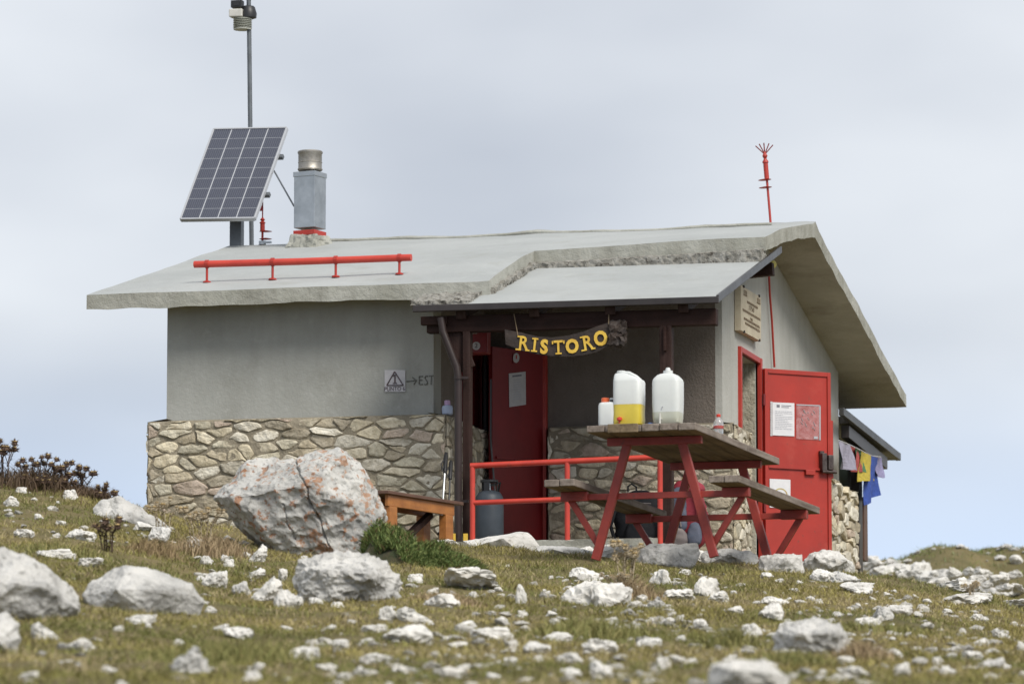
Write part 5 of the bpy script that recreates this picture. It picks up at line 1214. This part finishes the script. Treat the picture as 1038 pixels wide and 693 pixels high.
def rubble():
    r = random.Random(123); V = []; Fc = []; C = []; n0 = 0
    data = []
    for me in RUB:
        c = np.empty(len(me.vertices)*3, 'f'); me.vertices.foreach_get('co', c); cc = np.empty(len(me.vertices)*4, 'f'); me.color_attributes['Col'].data.foreach_get('color', cc)
        data.append((c.reshape(-1, 3), [tuple(p.vertices) for p in me.polygons], cc.reshape(-1, 4)))
    sites = []
    for k in range(160):
        cx_ = r.uniform(-10, 1048) if r.random() < .45 else r.uniform(360, 1048); t = r.random()**.8; yc = float(np.interp(cx_, XS, YC)); cy_ = yc+8+(696-yc)*t
        if 395 < cx_ < 500 and cy_ < 585: continue
        for q in range(r.choice((3, 5, 8, 11))):
            sp_ = 16+22*t; sites.append((cx_+r.gauss(0, sp_), cy_+r.gauss(0, 3+6*t), r.choice((4, 5, 6, 8, 11, 15, 19))*(.8+.5*t)))
    for k in range(150): 
        cx_ = r.uniform(0, 1038); yc = float(np.interp(cx_, XS, YC)); sites.append((cx_, yc+6+(696-yc)*r.random(), r.uniform(3, 7)))
    for (x, y, w_) in sites:
        yc = float(np.interp(x, XS, YC))
        if y < yc+5 or y > 706: continue
        p, D = ground_at(x, y)
        if D > 45: continue
        c, f, cc = r.choice(data); k = w_*D/F/1.7; a = r.uniform(0, 6.28); ca, sa = math.cos(a), math.sin(a); st = r.uniform(.35, .8)
        q = c*np.array([k, k*r.uniform(.6, 1), k*st]); ti = r.uniform(-.35, .35); q = np.stack([q[:, 0], q[:, 1]*math.cos(ti)-q[:, 2]*math.sin(ti), q[:, 1]*math.sin(ti)+q[:, 2]*math.cos(ti)], 1)
        q = np.stack([q[:, 0]*ca-q[:, 1]*sa+p.x, q[:, 0]*sa+q[:, 1]*ca+p.y, q[:, 2]+p.z+k*st*.25], 1)
        V += q.tolist(); Fc += [tuple(i+n0 for i in g_) for g_ in f]; kk = r.uniform(.5, 1.0); C += (cc*np.array([kk, kk*.99, kk*.965, 1])).tolist(); n0 += len(q)
    for k in range(170):      # stones of the far hill
        u = r.uniform(62, 79); x_ = r.uniform(870, 1060); v = (x_-519)/5000*u; X, Y = uv2w(u, v); zz_ = float(bilin(np.array([u]), np.array([v]))[0])
        c, f, cc = r.choice(data); k_ = r.choice((.05, .07, .10, .14)); q = c*np.array([k_, k_, k_*.6])+np.array([X, Y, zz_+k_*.2])
        V += q.tolist(); Fc += [tuple(i+n0 for i in g_) for g_ in f]; C += (cc*.9).tolist(); n0 += len(q)
    me = newmesh('rubble', V, Fc, M['white_rock'], True, cols=C)
    try: me.set_sharp_from_angle(angle=R(40))
    except Exception: pass
    tag(link('rubble', me), 'small pale stone rubble strewn thickly between the larger rocks', 'rubble', kind='stuff')
rubble()
# far hill rocks
for (x, yb, w_, h_) in ((966, 584, 16, 10), (982, 581, 16, 7), (995, 583, 18, 7), (1012, 577, 18, 8), (1010, 591, 22, 9), (1028, 584, 18, 7), (1030, 568, 16, 8), (948, 582, 10, 5), (1000, 594, 14, 5), (1020, 597, 20, 6), (925, 578, 10, 5), (975, 591, 14, 5), (1036, 575, 14, 6), (955, 590, 16, 6), (940, 594, 14, 6), (1018, 584, 12, 5), (990, 589, 20, 7), (1030, 597, 18, 6), (912, 584, 9, 4), (1002, 570, 8, 3), (970, 575, 7, 3)):
    Dh = 64+(597-yb)*.45; p = dp(x, yb, Dh)
    o = rock(x, yb, w_, h_, 'p', 'blurred pale %s rock on the far hill %s' % ('wide' if w_ > 17 else ('medium' if w_ > 12 else 'small'), 'near its top' if yb < 580 else ('halfway down' if yb < 590 else 'near its foot')), D=Dh); ROCKS.append((x, o)); o.location.z += tz(p.x, p.y)-p.z if abs(tz(p.x, p.y)-p.z) < 1.2 else 0

# ================================================================= PLANTS
def spiky(mb, c, r_, n_, rr, up=Vector((0, 0, 1)), long=1.0):
    for k in range(n_):
        d = Vector((rr.gauss(0, 1), rr.gauss(0, 1), rr.gauss(0, 1))).normalized()
        if d.dot(up) < -.5: d = -d
        s = d.orthogonal().normalized()*r_*.13; t = d.cross(s).normalized()*r_*.13; L_ = r_*rr.uniform(.8, 1.35)*long
        b = c+d*r_*.35
        mb.add([b+s, b-s*.5+t, b-s*.5-t, c+d*L_], [(0, 1, 3), (1, 2, 3), (2, 0, 3)])
M['th_stem'] = mat('dry_thistle_stem', (.10, .065, .045), (.06, .04, .03), 20, .9)
M['th_head'] = mat('dry_thistle_head', (.085, .055, .045), (.14, .09, .06), 20, .9)
M['th_core'] = mat('straw_flower_disc', (.46, .33, .14), (.34, .25, .12), 20, .9)
M['th_pale'] = mat('pale_dry_bract', (.50, .43, .31), (.36, .29, .19), 20, .9)
def thistle(x, yb, hpx, nst, spread, seed, label, pale=False, D=None, hr=.034):
    rr = random.Random(seed)
    if D is None: p, D = ground_at(x, yb)
    else: p = dp(x, yb, D)
    nst += 1; s = D/F; o = tag(empty('thistle_plant', p), label, 'plant', 'dry thistles on the slope')
    st = MB(); H = hpx*s; heads = []
    for k in range(nst):
        a = rr.uniform(0, 6.28); q = spread*s*(k-(nst-1)/2)/max(1, nst-1)+rr.uniform(-.02, .02)
        top = RT*q+Vector((0, rr.uniform(-.06, .06), H*rr.uniform(.72, 1)))
        mid = top*.5+Vector((rr.uniform(-.02, .02), rr.uniform(-.02, .02), .02)); st.tube([Vector((q*.4, 0, -.03)), mid, top], [.005, .004, .003], 6)
        heads.append(top)
        if rr.random() < .8:
            t2 = mid+Vector((rr.uniform(-.08, .08), rr.uniform(-.04, .04), H*.25)); st.tube([mid, t2], [.0035, .0025], 5); heads.append(t2)
        for j in range(40):    # stem leaves
            b = mid.lerp(top, rr.random()) if rr.random() < .6 else mid*rr.random(); d = Vector((rr.gauss(0, 1), rr.gauss(0, 1), rr.uniform(-.3, .6))).normalized()*rr.uniform(.02, .05)
            sd_ = d.cross(Vector((0, 0, 1))).normalized()*.006; st.add([b-sd_, b+sd_, b+d], [(0, 1, 2)])
    st.build('stem', M['th_stem'] if not pale else M['th_pale'], o, fix=False)
    for h in heads:
        k = hr*rr.uniform(.7, 1.15); mb = MB(); spiky(mb, h, k, 46, rr); mb.lathe([(k*.1, -k*.5), (k*.5, -k*.3), (k*.55, .1*k), (k*.2, k*.3)], h, 10); hd = mb.build('flower_head', M['th_pale'] if pale else M['th_head'], o, fix=False)
        mb = MB(); mb.lathe([(k*.2, k*.25), (k*.5, k*.42), (k*.45, k*.6), (k*.1, k*.68)], h, 10); mb.build('flower_disc', M['th_core'], hd)
thistle(4, 492, 46, 4, 26, 1, 'dark dry thistle at the left edge of the crest', D=36.2)
thistle(36, 500, 38, 5, 36, 2, 'dark dry thistle on the crest, second from the left edge', D=36.2)
thistle(62, 503, 36, 4, 20, 3, 'tall dark dry thistle with several heads in the crest row', D=36.2)
thistle(84, 508, 34, 4, 24, 4, 'dark dry thistle at the right end of the dense crest row', D=36.2)
thistle(48, 505, 22, 5, 50, 14, 'low dark thistle tangle between the taller crest thistles', D=36.0)
thistle(106, 524, 32, 3, 20, 5, 'dark dry thistle standing before the sloping crest slab', D=35.8)
thistle(110, 560, 34, 4, 28, 6, 'brown thistle in the grass below the crest slab')
thistle(165, 540, 34, 4, 26, 7, 'pale dry thistle against the left corner of the stone wall', pale=True, hr=.032)
thistle(205, 556, 42, 6, 46, 8, 'pale dry thistle clump left of the big lichen boulder', pale=True, hr=.034)
thistle(636, 600, 50, 7, 24, 9, 'pale fluffy dry thistle in front of the picnic table legs', pale=True, hr=.036)
thistle(628, 604, 26, 5, 40, 19, 'low dry thistle tangle at the foot of the pale thistle', pale=True, hr=.02)
thistle(984, 612, 24, 3, 10, 10, 'small dry thistle on the rock shelf at the right', pale=True, hr=.022)

def tuft(x, yb, wpx, hpx, n_, seed, c1, c2, label, name='grass_tuft', cat='grass tuft', D=None, lean=.6, bw=.006, clump=1.0, ground=True):
    gg = np.random.default_rng(seed)
    if D is None: p, D = ground_at(x, yb)
    else: p = dp(x, yb, D)
    s = D/F; a = gg.normal(0, .38, n_)*wpx*s*clump; b = gg.normal(0, .38, n_)*wpx*s*.8
    X = RT.x*a-RT.y*b*0+hf_.x*b; Y = RT.y*a+hf_.y*b
    z = np.array([tz(p.x+i, p.y+j)-p.z for i, j in zip(X, Y)]); z = np.clip(z, -.4, .3)
    h = hpx*s*gg.uniform(.4, 1.05, n_)*np.exp(-(a/(wpx*s*.6))**2); t = gg.random((n_, 1)); c = np.array(c1)*t+np.array(c2)*(1-t)
    o = blades(name, np.stack([X, Y, z], 1), h, gg.uniform(.6, 1.4, n_)*bw, gg.uniform(.1, 1, n_)*lean*2, c, M['leaf'])
    o.location = p; return tag(o, label, cat, None if wpx >= 60 else 'tufts of taller grass on the slope', 'stuff' if wpx >= 60 else None)
DRY = ((.42, .33, .20), (.24, .17, .10)); GRN = ((.16, .17, .055), (.28, .25, .10)); RST = ((.34, .26, .14), (.20, .14, .08))
tuft(215, 562, 70, 26, 900, 1, *DRY, 'brown dry grass tuft at the left foot of the lichen boulder')
tuft(160, 563, 50, 22, 600, 2, *RST, 'rusty brown dry grass left of the pale thistles')
tuft(640, 606, 50, 26, 700, 3, *DRY, 'straw coloured tuft around the foot of the pale thistle')
tuft(455, 612, 60, 16, 600, 4, *DRY, 'flattened dry tuft in the grass below the red railing')
tuft(600, 645, 120, 24, 1300, 5, *GRN, 'dark green grass tuft between the white rocks below the table')
tuft(740, 655, 60, 26, 700, 6, *GRN, 'green tuft left of the pitted boulder')
tuft(875, 668, 50, 26, 600, 7, *DRY, 'brown dry tuft at the right foot of the pitted boulder')
tuft(800, 676, 90, 22, 900, 8, *GRN, 'green tuft at the foot of the pitted boulder')
tuft(730, 580, 60, 12, 500, 9, *GRN, 'bright green tuft under the veined rock by the table')
tuft(240, 670, 150, 26, 1200, 10, *GRN, 'green foreground tuft at the bottom left')
tuft(60, 560, 120, 12, 900, 12, *GRN, 'green tuft on the left slope under the thistles')
tuft(900, 640, 130, 14, 900, 13, *GRN, 'low green tuft in the right part of the slope')
tuft(1000, 612, 70, 12, 500, 14, *GRN, 'low tuft under the rock shelf at the right edge')
BRW = ((.14, .095, .06), (.08, .055, .035))
tuft(40, 503, 110, 26, 1500, 21, *BRW, 'dark brown dry undergrowth along the crest under the thistles', bw=.008, D=36.3)
tuft(100, 518, 50, 16, 500, 22, *BRW, 'dark brown dry stems beside the sloping crest slab', bw=.008, D=36.0)
# juniper mat beside the boulder
p, D = ground_at(430, 574); s = D/F
ju = tag(empty('juniper_bush', p), 'low dark green juniper mat spreading right of the big lichen boulder', 'bush')
gg = np.random.default_rng(5); N_ = 26000; a = gg.uniform(-1, 1, N_); b = gg.uniform(-1, 1, N_); kq = a*a+b*b < 1; a, b = a[kq], b[kq]
prof_ = lambda a_: np.interp(a_, [-1, -.75, -.4, 0, .4, .8, 1], [.9, 1.0, .85, .55, .36, .18, .05])
Hh = 48*s*prof_(a)*np.sqrt(np.clip(1-b*b*.9, 0, 1))*np.sqrt(np.clip(1.05-np.abs(a)**6, 0, 1))
Xl = RT.x*a*64*s+hf_.x*b*.55; Yl = RT.y*a*64*s+hf_.y*b*.55
nz1 = np.array([noise.noise(Vector((i*6, j*6, 4))) for i, j in zip(Xl, Yl)])
gz = np.array([tz(p.x+i, p.y+j)-p.z for i, j in zip(Xl, Yl)])
zq = gz+Hh*(.78+.75*nz1)*gg.uniform(.72, 1, len(a)); t = gg.random((len(a), 1))
cl = np.array([.07, .12, .035])*t+np.array([.20, .23, .075])*(1-t); cl = np.where(gg.random((len(a), 1)) < .08, np.array([.15, .10, .05]), cl)
o = blades('foliage', np.stack([Xl, Yl, zq-.02], 1), gg.uniform(.02, .045, len(a)), gg.uniform(.005, .010, len(a)), gg.uniform(.4, 1.8, len(a)), cl, M['leaf'], ju)
m = MB(); V = []; Fc = []; nI = 26; nJ = 14
for i in range(nI+1):
    for j in range(nJ+1):
        aa = -1+2*i/nI; bb = -1+2*j/nJ; hh = 44*s*float(prof_(aa))*math.sqrt(max(0, 1-bb*bb))*math.sqrt(max(0, 1.05-abs(aa)**6))*.80
        x_ = RT.x*aa*64*s+hf_.x*bb*.55; y_ = RT.y*aa*64*s+hf_.y*bb*.55; V.append((x_, y_, tz(p.x+x_, p.y+y_)-p.z+hh*(1+.7*noise.noise(Vector((x_*6, y_*6, 4))))-.05))
for i in range(nI):
    for j in range(nJ): k = i*(nJ+1)+j; Fc.append((k, k+nJ+1, k+nJ+2, k+1))
m.add(V, Fc); m.build('twig_core', mat('juniper_twigs', (.035, .045, .018), (.06, .05, .025), 20, .95, .02, 30), ju, True, fix=False)

rock_labels()
